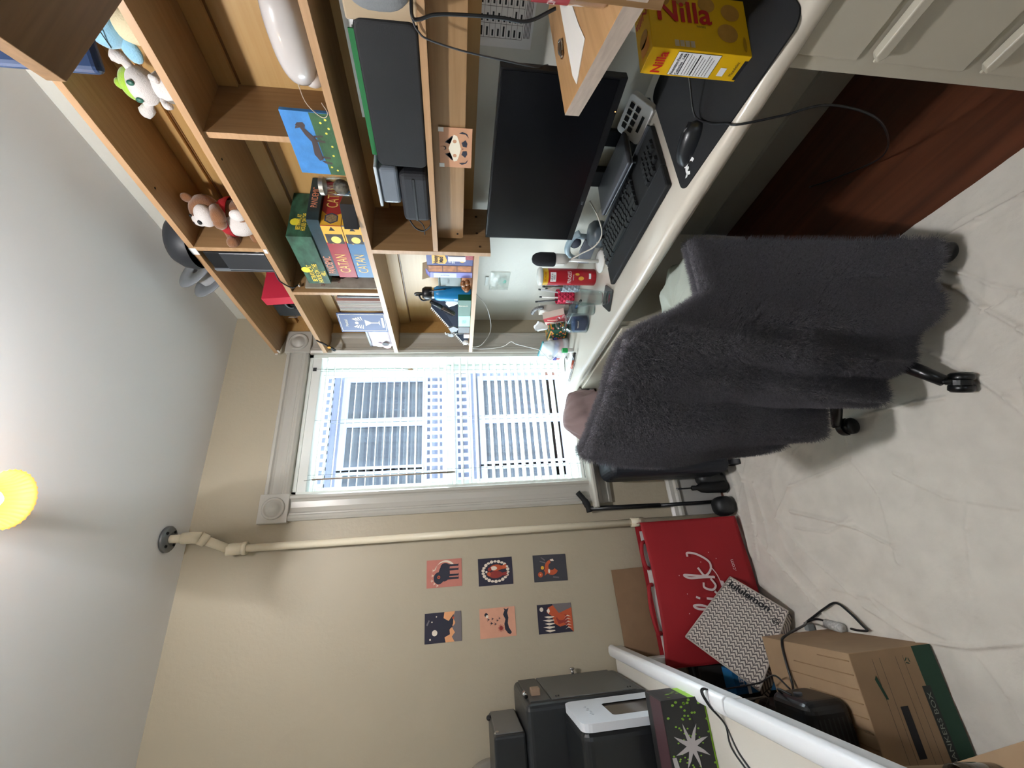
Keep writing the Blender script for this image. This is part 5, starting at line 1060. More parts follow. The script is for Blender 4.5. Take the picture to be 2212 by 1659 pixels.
def clothf(u, v):
    x = -1.95 + u / .1 * 1.3 if u < .1 else -.65 + (u - .1) / .9 * 1.538; Y1 = edge_y(x); y = -.3 + v / .06 * .7 if v < .06 else .4 + (v - .06) / .94 * (Y1 - .4)
    x += .006 * math.sin(y * 9) * u
    z = .004 + .003 * noise.noise((x * 3, y * 3, 0)) + .0022 * noise.noise((x * 11, y * 11, 4)) + .0012 * noise.noise((x * 30, y * 30, 2))
    n2 = noise.noise((x * 2.2 + 5, y * 2.2, 9)); z += .003 * (1 - min(1, abs(n2) * 22))
    if u > .1 and v > .06:
        for sc, am, k in ((3.1, .0030, 9), (6.3, .0016, 16)):
            r_ = 1 - min(1, abs(noise.noise((x * sc + 2, y * sc * 1.3, sc))) * k); z += am * r_ * r_
    for ax, ay, bx, by, h, w in SEG:
        if x < min(ax, bx) - .04 or x > max(ax, bx) + .04 or y < min(ay, by) - .04 or y > max(ay, by) + .04: continue
        dx, dy = bx - ax, by - ay; L = dx * dx + dy * dy; t_ = ((x - ax) * dx + (y - ay) * dy) / L; t_ = 0 if t_ < 0 else 1 if t_ > 1 else t_
        ex, ey = x - ax - dx * t_, y - ay - dy * t_; d2 = (ex * ex + ey * ey) / (w * w)
        if d2 < 9:
            s_ = 1 if ex * dy - ey * dx > 0 else -1
            z += h * math.exp(-d2 * (1.6 if s_ > 0 else .5))
    return Vector((x, y, max(.0015, z)))
g = G(); g.grid(clothf, 400, 360, CLOTH); tag(g.make('drop_cloth'), 'wrinkled off-white canvas drop cloth spread over the wooden floor', 'cloth')

# ---------------------------------------------------------------- chair under the towel
CC = Vector((.65, 1.10, 0)); CA = math.radians(30)      # the chair faces the desk, turned a little to the window
ch = thing('office_chair', 'black wheeled office chair mostly hidden under the grey towel', 'chair', CC, rz=CA)
CHB = mat('chair_black', (14, 15, 17), .28)
a0 = math.atan2(.909 - 1.10, .391 - .65) - CA
for k in range(5):
    a = a0 + k * 2 * PI / 5; c_, s_ = math.cos(a), math.sin(a)
    g = G(); pts = [(c_ * r, s_ * r, z) for r, z in ((.03, .115), (.10, .118), (.18, .108), (.26, .088), (.315, .078))]
    g.tube(pts, .02, CHB, 12, rr=[.026, .024, .022, .019, .016]); g.make('base_leg', ch)
    w = G(); Mw = Matrix.Translation((c_ * .325, s_ * .325, .031)) @ rotm(0, 0, a + .5) @ rotm(PI / 2, 0, 0)
    for q in (-1, 1): w.lathe([(0, q * .006), (.026, q * .006), (.029, q * .010), (.029, q * .022), (.022, q * .028), (0, q * .029)], CHB, 24, M=Mw)
    w.tube([(c_ * .322, s_ * .322, .03), (c_ * .32, s_ * .32, .09)], .007, CHB, 10)
    w.prism(circ(0, .004, .031, 14, a0=0, a1=PI), -.007, .007, CHB, M=Mw); w.make('caster', ch)
g = G(); g.cyl((0, 0), .03, .09, .22, CHB, 20); g.cyl((0, 0), .017, .22, .42, DGREY, 20); g.make('gas_lift', ch)
g = G(); g.box(-.12, .26, -.12, .26, .42, .50, mat('chair_fabric', (26, 27, 30), .85)); g.make('seat', ch, bevel=.035, seg=4)
g = G(); g.grid(lambda u, v: Vector((-.165 + .02 * (2 * abs(u - .5)) ** 2 - .025 * v, -.05 + .31 * u, .56 + .40 * v)), 12, 10, mat('chair_fabric', (0, 0, 0))); g.make('backrest', ch, solid=.035)
g = G(); g.tube(spline([(-.06, .1, .43), (-.14, .1, .46), (-.165, .1, .56), (-.165, .1, .66)], 5), .018, CHB, 12); g.make('back_support', ch)
for s_ in (-1, 1):
    g = G(); yb = .27 if s_ > 0 else -.175; g.tube(spline([(.05, .07 + s_ * .15, .44), (.07, yb, .47), (.07, yb, .60)], 5), .012, CHB, 10); g.box(.0, .16, yb - .025, yb + .025, .60, .63, CHB); g.make('armrest', ch, bevel=.008)

TWL = mat('charcoal_terry', (94, 91, 98), .95, var=.45, vscale=150, bump=1.0, bscale=190, sheen=.4)
T_ = [(0.313, 1.255, 1.05), (0.345, 1.165, 1.045), (0.386, 1.099, 1.035), (0.422, 1.029, 1.03), (0.465, 0.971, 1.02), (0.52, 0.911, 1.0), (0.559, 0.904, 0.93), (0.615, 0.917, 0.83), (0.681, 0.931, 0.72), (0.791, 0.952, 0.7), (0.935, 0.967, 0.68)]
B_ = [(0.366, 1.385, 0.5), (0.31, 1.194, 0.38), (0.331, 1.145, 0.3), (0.415, 1.086, 0.3), (0.402, 1.041, 0.15), (0.449, 1.022, 0.13), (0.502, 0.964, 0.1), (0.545, 0.888, 0.1), (0.609, 0.829, 0.08), (0.683, 0.799, 0.08), (0.772, 0.766, 0.08)]
BK = [(.50, 1.50, .62), (.50, 1.40, .62), (.52, 1.30, .62), (.56, 1.22, .64), (.60, 1.08, .80), (.585, .97, .88), (.60, .955, .86), (.645, .965, .76), (.71, .985, .66), (.815, 1.005, .63), (.96, 1.02, .61)]
def smp(L, u):
    x = u * (len(L) - 1); i = min(int(x), len(L) - 2); f = x - i; f = f * f * (3 - 2 * f) * .5 + f * .5
    return Vector(L[i]).lerp(Vector(L[i + 1]), f)
def towf(u, v):
    t_, b_, k_ = smp(T_, u), smp(B_, u), smp(BK, u)
    if v < .22:                       # far side of the ridge, tucked down to the seat
        q = 1 - v / .22; p = t_.lerp(k_, q); p.z = t_.z + (k_.z - t_.z) * q ** 1.6
    else:
        q = (v - .22) / .78; p = Vector((0, 0, 0)); e = q ** 1.5
        p.x = t_.x + (b_.x - t_.x) * e; p.y = t_.y + (b_.y - t_.y) * e; p.z = t_.z + (b_.z - t_.z) * q
        n = Vector((-.85, -.5, 0))
        p += n * (.020 * q * math.sin(u * 34 + 1.2 * math.sin(q * 3)) + .035 * math.sin(PI * min(q * 1.4, 1)) * math.sin(u * 11 + .6) * .5)
        p += n * .03 * math.sin(PI * q) ** .7
    p += Vector((1, .4, .3)) * .006 * noise.noise(p * 9)
    return p
tw = G(); tw.grid(towf, 150, 120, TWL)
tw = tag(tw.make('towel', solid=.008), 'big charcoal fluffy towel draped over the office chair', 'towel')
# a lower fold of the same towel hanging on the window side
g = G()
def tf2(u, v):
    p = Vector((.335 + .16 * u + .03 * v, 1.27 + .17 * u + .05 * math.sin(u * 9), 1.03 - .10 * u - (.60 - .1 * u) * v)); return p + Vector((-.6, .7, 0)) * (.022 * math.sin(u * 16 + v * 3) * (.3 + v))
g.grid(tf2, 50, 60, TWL); fold = g.make('towel_fold', tw, solid=.006)
def fur(o, n, ln):
    md = o.modifiers.new('pile', 'PARTICLE_SYSTEM'); ps = md.particle_system.settings
    ps.type = 'HAIR'; ps.count = n; ps.hair_length = ln; ps.hair_step = 3; ps.use_advanced_hair = True
    ps.brownian_factor = .0; ps.root_radius = .7; ps.tip_radius = .25; ps.radius_scale = .0011; ps.factor_random = ln * .12
    ps.child_type = 'NONE'; ps.render_type = 'PATH'; ps.material = 1; ps.display_step = 2; ps.render_step = 2
for i, m in enumerate(o_ for o_ in (tw,)): fur(m, 240000, .015)
fur(fold, 36000, .015)
PIL = mat('pale_sage_cotton', (176, 184, 174), .9, bump=.2, bscale=200)
g = G()
def pif(u, v):
    a = u * 2 * PI; ph = (v - .5) * PI; c_ = math.cos(ph) ** .6
    p = Vector((.20 * math.cos(a) * c_, .17 * math.sin(a) * c_, .085 * math.sin(ph)))
    return p * (1 + .10 * noise.noise(p * 14) + .05 * math.sin(a * 9 + ph * 4))
g.grid(pif, 60, 30, PIL); o = tag(g.make('cushion'), 'crumpled pale sage cushion on the chair seat beside the desk', 'cushion'); o.location = (.80, 1.16, .585); o.rotation_euler = (0, 0, -.5)

# ---------------------------------------------------------------- by the wall under the window
SUI = mat('suitcase_black', (30, 34, 42), .5)
t = thing('suitcase', 'tall black suitcase standing under the window', 'suitcase', (.60, 2.03, 0))
g = G(); g.box(-.225, .225, -.10, .10, .06, .70, SUI); g.make('shell', t, bevel=.045, seg=5)
g = G(); g.box(-.226, .226, -.004, .004, .08, .68, BLACK); g.make('zip_band', t, bevel=.002)
g = G(); g.tube(spline([(-.06, 0, .70), (-.06, 0, .725), (.06, 0, .725), (.06, 0, .70)], 5), .01, BLACK, 10); g.make('handle', t)
for x in (-.18, .18):
    for y in (-.07, .07): g = G(); g.cyl((0, 0), .03, -.012, .012, BLACK, 20, M=Matrix.Translation((x, y, .03)) @ rotm(0, PI / 2)); g.box(x - .012, x + .012, y - .012, y + .012, .03, .075, BLACK); g.make('wheel', t)
g = G()
def pkf(u, v):
    a = u * 2 * PI; ph = v * PI / 2; r = math.cos(ph) ** .7; p = Vector((.15 * math.cos(a) * r, .10 * math.sin(a) * r, .15 * math.sin(ph)))
    k = 1 + .22 * noise.noise(p * 11) + .06 * math.sin(a * 13 + ph * 6); return Vector((p.x * k, p.y * k, p.z * (1 + .25 * noise.noise(p * 7 + Vector((3, 3, 3)))))) + Vector((0, 0, -.03 * (1 - v)))
g.grid(pkf, 80, 30, mat('mauve_shirt_cotton', (150, 130, 130), .9, bump=.15, bscale=200)); o = tag(g.make('shirt'), 'crumpled mauve shirt heaped on top of the black suitcase', 'clothing'); o.location = (.715, 2.0, .735)
t = thing('walking_cane', 'black walking cane leaning on the wall beside the window', 'cane', (.255, 2.145, .02))
g = G(); g.tube([(0, 0, .0), (0, .01, .36)], .0095, BLACK, 12); g.tube([(0, .01, .36), (.005, .015, .74)], .012, BLACK, 12); g.make('shaft', t)
g = G(); g.tube(spline([(-.012, .015, .745), (.02, .015, .75), (.05, .012, .765), (.09, .01, .795)], 5), .015, BLKM, 14, rr=[.014] * 5 + [.017] * 5 + [.014] * 6); g.make('grip', t)
t = thing('folded_umbrella', 'black folded umbrella standing beside the suitcase', 'umbrella', (.325, 2.10, .008))
g = G(); g.lathe([(.018, 0), (.032, .02), (.030, .12), (.026, .15), (.012, .175), (.013, .20), (.006, .205)], BLKM, 20); g.make('canopy', t)
g = G(); g.tube([(0, 0, .20), (0, 0, .28)], .004, BLACK, 8); g.ell((0, 0, .285), (.007, .007, .007), STEEL, 8, 6); g.make('shaft', t)
for lab, x, y, sx, sy, sz in (('black shoe lying below the cane', .225, 2.10, .05, .05, .10), ('dark bundled bag at the foot of the umbrella', .375, 2.12, .045, .05, .14)):
    g = G(); g.ell((0, 0, sz * .55), (sx, sy, sz * .55), mat('black_leather', (24, 25, 27), .5, bump=.3, bscale=30), 20, 14, sq=.8); o = tag(g.make('shoe' if 'shoe' in lab else 'pouch'), lab, 'shoe' if 'shoe' in lab else 'bag'); o.location = (x, y, .006)
g = G(); g.ell((0, 0, .022), (.022, .03, .022), mat('blue_tape', (36, 56, 130), .4), 18, 12); g.tube([(0, 0, .02), (-.03, 0, .02)], .02, mat('blue_tape', (0, 0, 0)), 14); o = tag(g.make('blue_roll'), 'small blue roll on the floor beside the pipe foot', 'roll'); o.location = (.225, 2.155, .15); o.location.z = .0
# cardboard sheet and red shop bag
CARD = mat('brown_cardboard', (132, 104, 78), .85, var=.05, vscale=20)
CARD2 = mat('kraft_box', (150, 124, 96), .85, var=.06, vscale=14)
g = G(); g.prism([(-.40, 0), (-.03, .0), (-.03, .69), (-.42, .69)], 2.176, 2.182, CARD, axis=1, M=Matrix(((0, 0, 1, 0), (0, 1, 0, 0), (1, 0, 0, 0), (0, 0, 0, 1)))) if False else g.add([(-.46, 2.160, .305), (-.02, 2.160, .304), (-.035, 2.182, .69), (-.46, 2.182, .68)], [(0, 1, 2, 3)], CARD)
o = tag(g.make('cardboard_sheet', solid=.004), 'brown cardboard sheet leaning on the wall behind the red bag', 'cardboard')
for v in o.data.vertices:
    if v.co.z < .4: v.co.z = .012; v.co.y = 2.150
RBG = mat('red_shop_bag', (148, 24, 32), .75, bump=.1, bscale=300, var=.06, vscale=5)
t = thing('shopping_bag', 'large flat red shopping bag with white brush lettering', 'bag', (-.14, 2.10, .01))
g = G()
def rbf(u, v):
    x = -.305 + .615 * u; z = .03 + .50 * v - .02 * math.sin(u * PI) * (v)
    return Vector((x, -.025 - .012 * math.sin(PI * u) * math.sin(PI * v) + .008 * noise.noise((x * 5, z * 5, 1)) + .03 * (v - .5), z - .03 * (1 - u) * (v < .02)))
g.grid(rbf, 40, 30, RBG); o = g.make('front_panel', t, solid=.002)
g = G(); g.add([(-.31, .02, .03), (.31, .02, .03), (.31, .042, .535), (-.31, .042, .525)], [(0, 1, 2, 3)], RBG); g.make('back_panel', t, solid=.002)
g = G(); g.add([(.31, -.03, .03), (.31, .02, .03), (.31, .042, .54), (.31, -.01, .53)], [(0, 1, 2, 3)], RBG); g.add([(-.305, -.03, .03), (-.31, .02, .03), (-.31, .042, .54), (-.305, -.01, .53)], [(0, 1, 2, 3)], RBG); g.add([(-.305, -.03, .03), (.31, -.03, .03), (.31, .02, .03), (-.31, .02, .03)], [(0, 1, 2, 3)], RBG); g.make('gusset', t, solid=.001)
g = G(); g.add([(-.295, -.012, .05), (.27, -.012, .05), (.27, -.0, .532), (-.295, -.0, .522)], [(0, 1, 2, 3)], mat('foam_board', (206, 200, 196), .7)); tag(g.make('art_board', solid=.006), 'pale board standing inside the red bag', 'board').location = t.location
g = G()
for x0, x1, dz in ((-.17, .03, .012), (.10, .22, .006)): g.tube(spline([(x0, -.0, .52), (x0 + .01, -.01, .535 + dz * .5), ((x0 + x1) / 2, -.012, .54 + dz), (x1 - .01, -.01, .535 + dz * .5), (x1, 0, .52)], 6), .009, RBG, 8)
g.make('handle', t)
def strip(g, pts, w, m, F, h=.0025):
    P = [Vector((p[0], p[1], 0)) for p in spline([(a, b, 0) for a, b in pts], 6)]
    for a, b in zip(P, P[1:]):
        d = (b - a).normalized() if (b - a).length > 1e-6 else Vector((1, 0, 0)); n = Vector((-d.y, d.x, 0)) * w / 2; e = d * w * .2
        flat(g, [(a + n - e)[:2], (a - n - e)[:2], (b - n + e)[:2], (b + n + e)[:2]], m, F, h); h += .00001
BRS = mat('brush_white', (214, 196, 196), .7); Fb_ = frame((.0, -.043, .285), (1, 0, 0), (0, .06, 1)); g = G()
# script word: B l i c k
for st in ([(-.205, .03), (-.185, .05), (-.20, -.075)], [(-.20, .055), (-.165, .075), (-.135, .05), (-.165, .0), (-.19, -.01)], [(-.17, -.005), (-.135, -.02), (-.135, -.06), (-.18, -.08), (-.205, -.065)],
           [(-.115, -.05), (-.075, .02), (-.07, .07), (-.085, .05), (-.09, -.02), (-.08, -.055), (-.065, -.05)], [(-.055, -.045), (-.045, .0), (-.05, -.04), (-.035, -.055), (-.02, -.045)],
           [(.02, -.0), (.0, .0), (-.012, -.035), (.005, -.055), (.035, -.04)], [(.04, -.06), (.052, .02), (.06, .085), (.045, .06), (.044, .0), (.042, -.055)], [(.085, .01), (.05, -.015), (.075, -.05), (.11, -.05), (.145, .0), (.155, .045), (.14, .05)]):
    strip(g, st, .0095, BRS, Fb_)
strip(g, [(-.042, .035), (-.036, .05)], .009, BRS, Fb_)
strip(g, [(-.215, -.10), (-.10, -.095), (.0, -.085), (.05, -.075), (.09, -.05)], .004, BRS, Fb_)
for x, y in ((.11, -.01), (-.02, .09), (.12, -.09), (-.1, .1), (.06, .11), (.15, -.06)): flat(g, circ(x, y, .0022, 8), BRS, Fb_, .003)
flat(g, [(-.19, -.125), (.02, -.098), (.026, -.082), (-.19, -.104)], BRS, Fb_, .0028)
g.make('brush_lettering', o)
text('materials', .028, RBG, Fb_ @ Vector((-.06, -.102, .0034)), (1, 0, .12), (0, 0, 1), o, bold=.02, width=.12)
text('.com', .030, BRS, Fb_ @ Vector((.085, -.165, .0025)), (1, 0, .05), (0, 0, 1), o, width=.05)
# chevron patterned shopper
def chevron():
    m = bpy.data.materials.new('chevron_weave_print'); m.use_nodes = True; nt = m.node_tree; b = nt.nodes['Principled BSDF']; b.inputs['Roughness'].default_value = .7
    def N(t, **k):
        n = nt.nodes.new(t)
        for a, v in k.items(): setattr(n, a, v)
        return n
    def mth(op, a, b_=None):
        n = N('ShaderNodeMath', operation=op)
        for i, v in enumerate((a, b_)):
            if v is None: continue
            if isinstance(v, (int, float)): n.inputs[i].default_value = v
            else: nt.links.new(v, n.inputs[i])
        return n.outputs[0]
    uv = N('ShaderNodeTexCoord'); sp = N('ShaderNodeSeparateXYZ'); nt.links.new(uv.outputs['Object'], sp.inputs[0])
    x, y = sp.outputs[0], sp.outputs[1]
    tri = mth('PINGPONG', mth('MULTIPLY', x, 1.0), .0105)
    ph = mth('FRACT', mth('MULTIPLY', mth('ADD', y, mth('MULTIPLY', tri, 1.15)), 60.0))
    light = mth('GREATER_THAN', ph, .42); gap = mth('GREATER_THAN', mth('FRACT', mth('MULTIPLY', x, 47.62)), .08)
    r = N('ShaderNodeMix', data_type='RGBA'); r.inputs[6].default_value = (lin(92), lin(86), lin(86), 1); r.inputs[7].default_value = (lin(206), lin(198), lin(188), 1)
    nt.links.new(mth('MULTIPLY', light, gap), r.inputs[0]); nt.links.new(r.outputs[2], b.inputs['Base Color'])
    return m
CHV = chevron()
PALE = mat('pale_bag_edge', (176, 168, 160), .7)
p1, p2, p3, p4 = Vector((-.106, 2.045, .16)), Vector((-.254, 1.877, .05)), Vector((-.486, 1.734, .42)), Vector((-.361, 2.02, .405))
ux_ = (p2 - p1).normalized(); uy_ = (p4 - p1); uy_ = (uy_ - ux_ * uy_.dot(ux_)).normalized(); Fl = frame(p1, ux_, uy_)
t = thing('shopper_bag', 'grey chevron patterned shopper bag slumped against the red bag', 'bag', p1); t.matrix_world = Fl
L1, L2 = (p2 - p1).length, .335
nz_ = Fl.to_3x3() @ Vector((0, 0, 1))
sg = 1 if nz_.z > 0 else -1
g = G(); g.prism([(0, 0), (L1, -.01), (L1 + .03, L2 * .5), (L1 + .06, L2), (.0, L2 + .02)], -.0, sg * .004, CHV); o = g.make('front_panel', t)
g = G(); g.add([(0, 0, 0), (L1, -.01, 0), (L1 + .01, -.035, -sg * .09), (.0, -.03, -sg * .07)], [(0, 1, 2, 3)], CHV); g.add([(L1, -.01, 0), (L1 + .06, L2, 0), (L1 + .08, L2, -sg * .10), (L1 + .01, -.03, -sg * .09)], [(0, 1, 2, 3)], CHV); g.make('side_panel', t)
g = G(); g.tube([(0, 0, sg * .003), (L1, -.01, sg * .003), (L1 + .03, L2 * .5, sg * .003), (L1 + .06, L2, sg * .003)], .004, PALE, 6); g.tube([(0, 0, sg * .003), (0, L2 + .02, sg * .003)], .004, PALE, 6); g.tube([(0, L2 + .02, sg * .003), (L1 + .06, L2, sg * .003)], .004, PALE, 6); g.make('edge_piping', t)
rr_ = ux_ * (1 if True else -1)
text('lululemon', .042, BLKI, Fl @ Vector((.085, .030, sg * .0048)) if False else (.105, .030, sg * .0046), (-1, 0, 0) if sg > 0 else (1, 0, 0), (0, -1, 0), o, width=.18, bold=.03)
g = G()
for k in range(20): a = 2 * PI * k / 20; b2 = 2 * PI * (k + 1) / 20; c_ = (L1 - .015, .06); g.poly([(c_[0] + r * math.cos(q), c_[1] + r * math.sin(q), sg * .0047) for r, q in ((.014, a), (.014, b2), (.011, b2), (.011, a))], BLKI)
strip(g, [(L1 - .022, .055), (L1 - .02, .066), (L1 - .014, .054), (L1 - .009, .066), (L1 - .007, .055)], .0025, BLKI, Matrix.Translation((0, 0, sg * .0047)), .0)
g.make('round_logo', o)
# file box
t = thing('file_box', 'kraft cardboard file box with a green stripe lying on the cloth', 'cardboard box', (-.47, 1.53, .012))
g = G(); g.box(-.17, .17, -.195, .195, 0, .285, CARD2)
o = g.make('carton', t, bevel=.002)
Fk = frame((0, -.1954, .1425), (1, 0, 0), (0, 0, 1)); g = G(); GRN = mat('box_green', (28, 62, 46), .7); BXK = mat('box_dark_print', (40, 44, 42), .7)
flat(g, [(-.17, -.142), (.17, -.142), (.17, -.075), (-.17, -.075)], GRN, Fk); flat(g, [(-.13, -.088), (.07, -.088), (.07, -.06), (-.13, -.06)], BXK, Fk, .0007); flat(g, [(-.09, .01), (.03, .01), (.03, .035), (-.09, .035)], BLKI, Fk, .0006)
for z in (.07, .045, -.01, -.035): flat(g, [(-.16, z), (.15, z), (.15, z + .001), (-.16, z + .001)], BXK, Fk)
flat(g, [(.10, .085), (.05, .07), (.05, .062), (.11, .077)], GRN, Fk)
for k in range(3): a = k * 2.1; flat(g, [(.135 + .01 * math.cos(a), -.045 + .01 * math.sin(a)), (.135 + .01 * math.cos(a + 1.5), -.045 + .01 * math.sin(a + 1.5)), (.135 + .006 * math.cos(a + 1.5), -.045 + .006 * math.sin(a + 1.5)), (.135 + .006 * math.cos(a), -.045 + .006 * math.sin(a))], GRN, Fk)
g.make('box_print', o)
text('BANKERS BOX', .020, mat('grey_box_letters', (130, 134, 124), .7), Fk @ Vector((-.03, -.074, .0012)), (1, 0, 0), (0, 0, 1), o, width=.17)
g = G()
for k in range(9):
    x = .15 - k * .035; pts = [(x + .003 * noise.noise((k, j, 0)), -.19 + j * .04, .2865) for j in range(int(4 + 5 * abs(math.sin(k * 2.3))))]; g.tube(pts, .0016, mat('crease_brown', (140, 112, 82), .9), 5)
g.make('creases', o)
# heater on it
t = thing('space_heater', 'small black rounded fan heater standing on the kraft file box', 'heater', (-.50, 1.47, .2985))
g = G(); g.box(-.095, .08, -.085, .085, 0, .145, mat('heater_black', (20, 21, 23), .35)); g.make('body', t, bevel=.03, seg=5)
g = G(); F = frame((-.01, -.0855, .07), (1, 0, 0), (0, 0, 1))
for k in range(7): flat(g, [(-.055, -.045 + k * .015), (.05, -.045 + k * .015), (.05, -.040 + k * .015), (-.055, -.040 + k * .015)], mat('grille_grey', (44, 46, 48), .4), F)
g.make('front_grille', t)
g = G(); g.cyl((0, 0), .012, 0, .006, DGREY, 20, M=frame((.08, .0, .10), (0, 1, 0), (0, 0, 1))); g.make('dial', t)
t = thing('power_cord', 'black power cord looping over the kraft box and the cloth', 'cable', (0, 0, 0))
g = G(); g.tube(spline([(-.44, 1.555, .36), (-.43, 1.60, .315), (-.365, 1.616, .304), (-.309, 1.612, .302), (-.285, 1.60, .29), (-.27, 1.66, .16), (-.28, 1.80, .03), (-.265, 1.776, .02), (-.227, 1.698, .018), (-.204, 1.632, .018), (-.234, 1.584, .018), (-.27, 1.55, .018), (-.285, 1.535, .02), (-.288, 1.57, .022), (-.286, 1.60, .022)], 8), .0042, BLACK, 8)
g.tube(spline([(-.274, 1.70, .018), (-.268, 1.753, .018), (-.275, 1.79, .02), (-.29, 1.83, .02)], 6), .004, BLACK, 8); g.make('cord', t)
g = G(); g.tube([(-.278, 1.70, .028), (-.288, 1.63, .028)], .017, mat('silver_sticker', (180, 180, 178), .3, var=.3, vscale=120), 18); g.make('adapter_plug', t)
g = G(); g.tube(spline([(-.44, 1.52, .40), (-.41, 1.50, .44), (-.40, 1.47, .455), (-.41, 1.44, .44)], 6), .0035, BLACK, 8); g.make('handle_loop', t)
g = G(); g.box(-.012, .012, -.012, .012, 0, .03, mat('clear_grey_plug', (130, 134, 134), .3)); o = tag(g.make('plug', bevel=.003), 'small translucent grey plug on the cloth beside the kraft box', 'plug'); o.location = (-.275, 1.775, .012); o.location.x = -.30; o.location.y = 1.80
# clutter in the shade under the white table
t = thing('small_carton', 'blue and white LED carton between the bags and the white table', 'box', (-.50, 2.08, .012))
g = G(); g.box(-.05, .04, -.06, .05, 0, .27, mat('led_blue', (36, 104, 156), .5)); o = g.make('box', t, bevel=.002); text('LED', .03, mat('led_white', (224, 228, 232), .5), (-.0, -.0605, .235), (1, 0, 0), (0, 0, 1), o, bold=.03); g = G(); g.box(-.051, .041, -.0604, -.06, .20, .215, WHT); g.make('white_band', o)
g = G(); g.box(-.03, .03, -.05, .05, 0, .33, mat('dark_clutter', (40, 36, 34), .8)); tag(g.make('storage_box', bevel=.004), 'dark storage box in the shadow beside the chevron bag', 'box').location = (-.62, 1.92, .012)
t = thing('remote_control', 'dark grey remote control lying on the dark box edge', 'remote', (-.46, 2.14, .40))
g = G(); g.box(-.045, .045, -.015, .015, 0, .016, mat('remote_grey', (52, 54, 56), .5)); o = g.make('remote', t, bevel=.005); 
g = G(); g.box(-.09, .09, -.05, .05, 0, .38, mat('dark_clutter', (0, 0, 0))); tag(g.make('storage_box', bevel=.004), 'tall dark box against the wall under the remote', 'box').location = (-.53, 2.145, .012)
t.location = (-.47, 2.135, .393)
t = thing('paper_spiral', 'curled cream paper loop near the chevron bag handle', 'paper', (-.56, 1.80, .30))
g = G(); g.grid(lambda u, v: Vector(((.05 - .02 * u) * math.cos(u * 7), (.05 - .02 * u) * math.sin(u * 7), v * .02 + u * .06)), 40, 2, mat('cream_paper', (196, 184, 164), .8)); g.make('loop', t)
g = G(); g.box(-.05, .05, -.06, .06, 0, .288, mat('dark_clutter', (0, 0, 0))); tag(g.make('storage_box', bevel=.004), 'small dark box under the curled paper loop', 'box').location = (-.575, 1.80, .012)

# ---------------------------------------------------------------- white table with raised rim, machines on it
TW = mat('white_lacquer', (226, 228, 230), .35); TWI = mat('ivory_laminate', (206, 202, 192), .5)
tb = thing('white_table', 'long white table with a rounded raised rim along the left wall', 'table', (-.9, 1.2, 0))
g = G(); g.box(-2.0, -.385, .25, 2.18, .715, .735, TWI); o = g.make('tabletop', tb); o.location = -tb.location
for y0, y1 in ((1.272, 2.18), (.25, 1.266)):
    g = G(); pr = [(-.392, .70), (-.392, .752), (-.388, .76), (-.372, .765), (-.352, .762), (-.345, .752), (-.345, .742), (-.352, .735), (-.352, .70)]
    prism_y(g, pr, y0, y1, TW); o = g.make('rim', tb, weld=True, bevel=.003); o.location = -tb.location
for x, y in ((-.42, 2.12), (-.42, .32), (-1.9, 2.12), (-1.9, .32)):
    g = G(); g.box(x - .02, x + .02, y - .02, y + .02, 0, .715, TW); o = g.make('leg', tb, bevel=.002); o.location = -tb.location
MBK = mat('machine_black', (36, 38, 40), .35); MFC = mat('machine_grey_lid', (84, 84, 82), .45); ZT = .7355
t = thing('freeze_dryer', 'large black machine with grey hinged side lid at the wall end of the white table', 'machine', (-.66, 1.996, ZT))
g = G(); g.box(-.22, .22, -.19, .19, .008, .475, MBK); g.make('body', t, bevel=.022, seg=4)
for x, y in ((-.18, -.15), (.18, -.15), (-.18, .15), (.18, .15)): g = G(); g.cyl((x, y), .015, 0, .01, BLACK, 12); g.make('foot', t)
g = G(); g.box(.2195, .2235, -.165, .175, .05, .375, MFC); o = g.make('side_lid', t, bevel=.004)
g = G(); g.box(.2195, .2230, -.165, .175, .38, .455, mat('machine_dark_panel', (62, 62, 62), .4)); g.make('control_panel', t, bevel=.003)
g = G()
for y, z in ((-.14, .355), (-.14, .345), (-.14, .075), (-.14, .065)): g.ell((.225, y, z), (.003, .006, .003), BLACK, 8, 6)
g.make('hinge', t)
g = G(); g.tube([(.223, .168, .21), (.240, .172, .21)], .006, CHROME, 12); g.ell((.243, .172, .21), (.006, .008, .012), CHROME, 12, 8); g.make('latch_knob', t)
g = G(); g.box(.222, .245, -.10, -.06, .405, .440, mat('badge_bronze', (140, 116, 96), .4)); g.make('switch_block', t, bevel=.003)
g = G(); g.tube([(.223, -.10, .46), (.240, -.11, .47)], .008, CHROME, 12); g.make('top_knob', t)
t = thing('film_reader', 'smaller black box stacked on top of the large black machine', 'machine', (-.70, 1.99, ZT + .4755))
g = G(); g.box(-.18, .17, -.14, .16, .0, .115, MBK); g.make('body', t, bevel=.010, seg=3)
g = G(); g.box(.1695, .173, -.125, .15, .008, .108, mat('machine_side_grey', (96, 94, 92), .4)); g.make('side_panel', t, bevel=.003)
for y, z in ((-.10, .10), (.10, .115)): g = G(); g.ell((.165, y, z), (.010, .016, .012), CHROME if z < .11 else BLACK, 14, 10); g.make('knob', t)
t = thing('spool_case', 'round translucent smoky disc case standing behind the small black box', 'disc case', (-.80, 2.135, ZT + .476))
SMK = mat('smoky_clear', (150, 146, 138), .2, alpha=.5); g = G(); Ms = Matrix.Translation((0, 0, .115)) @ rotm(PI / 2)
for r, m_ in ((.115, SMK),): g.lathe([(0, -.03), (r, -.03), (r + .003, -.025), (r + .003, .025), (r, .03), (0, .03)], m_, 44, M=Ms)
g.make('shell', t)
g = G(); g.lathe([(.0, -.026), (.075, -.026), (.078, 0), (.075, .026), (0, .026)], mat('black_filament', (26, 27, 29), .4), 40, M=Ms); g.make('coil', t)
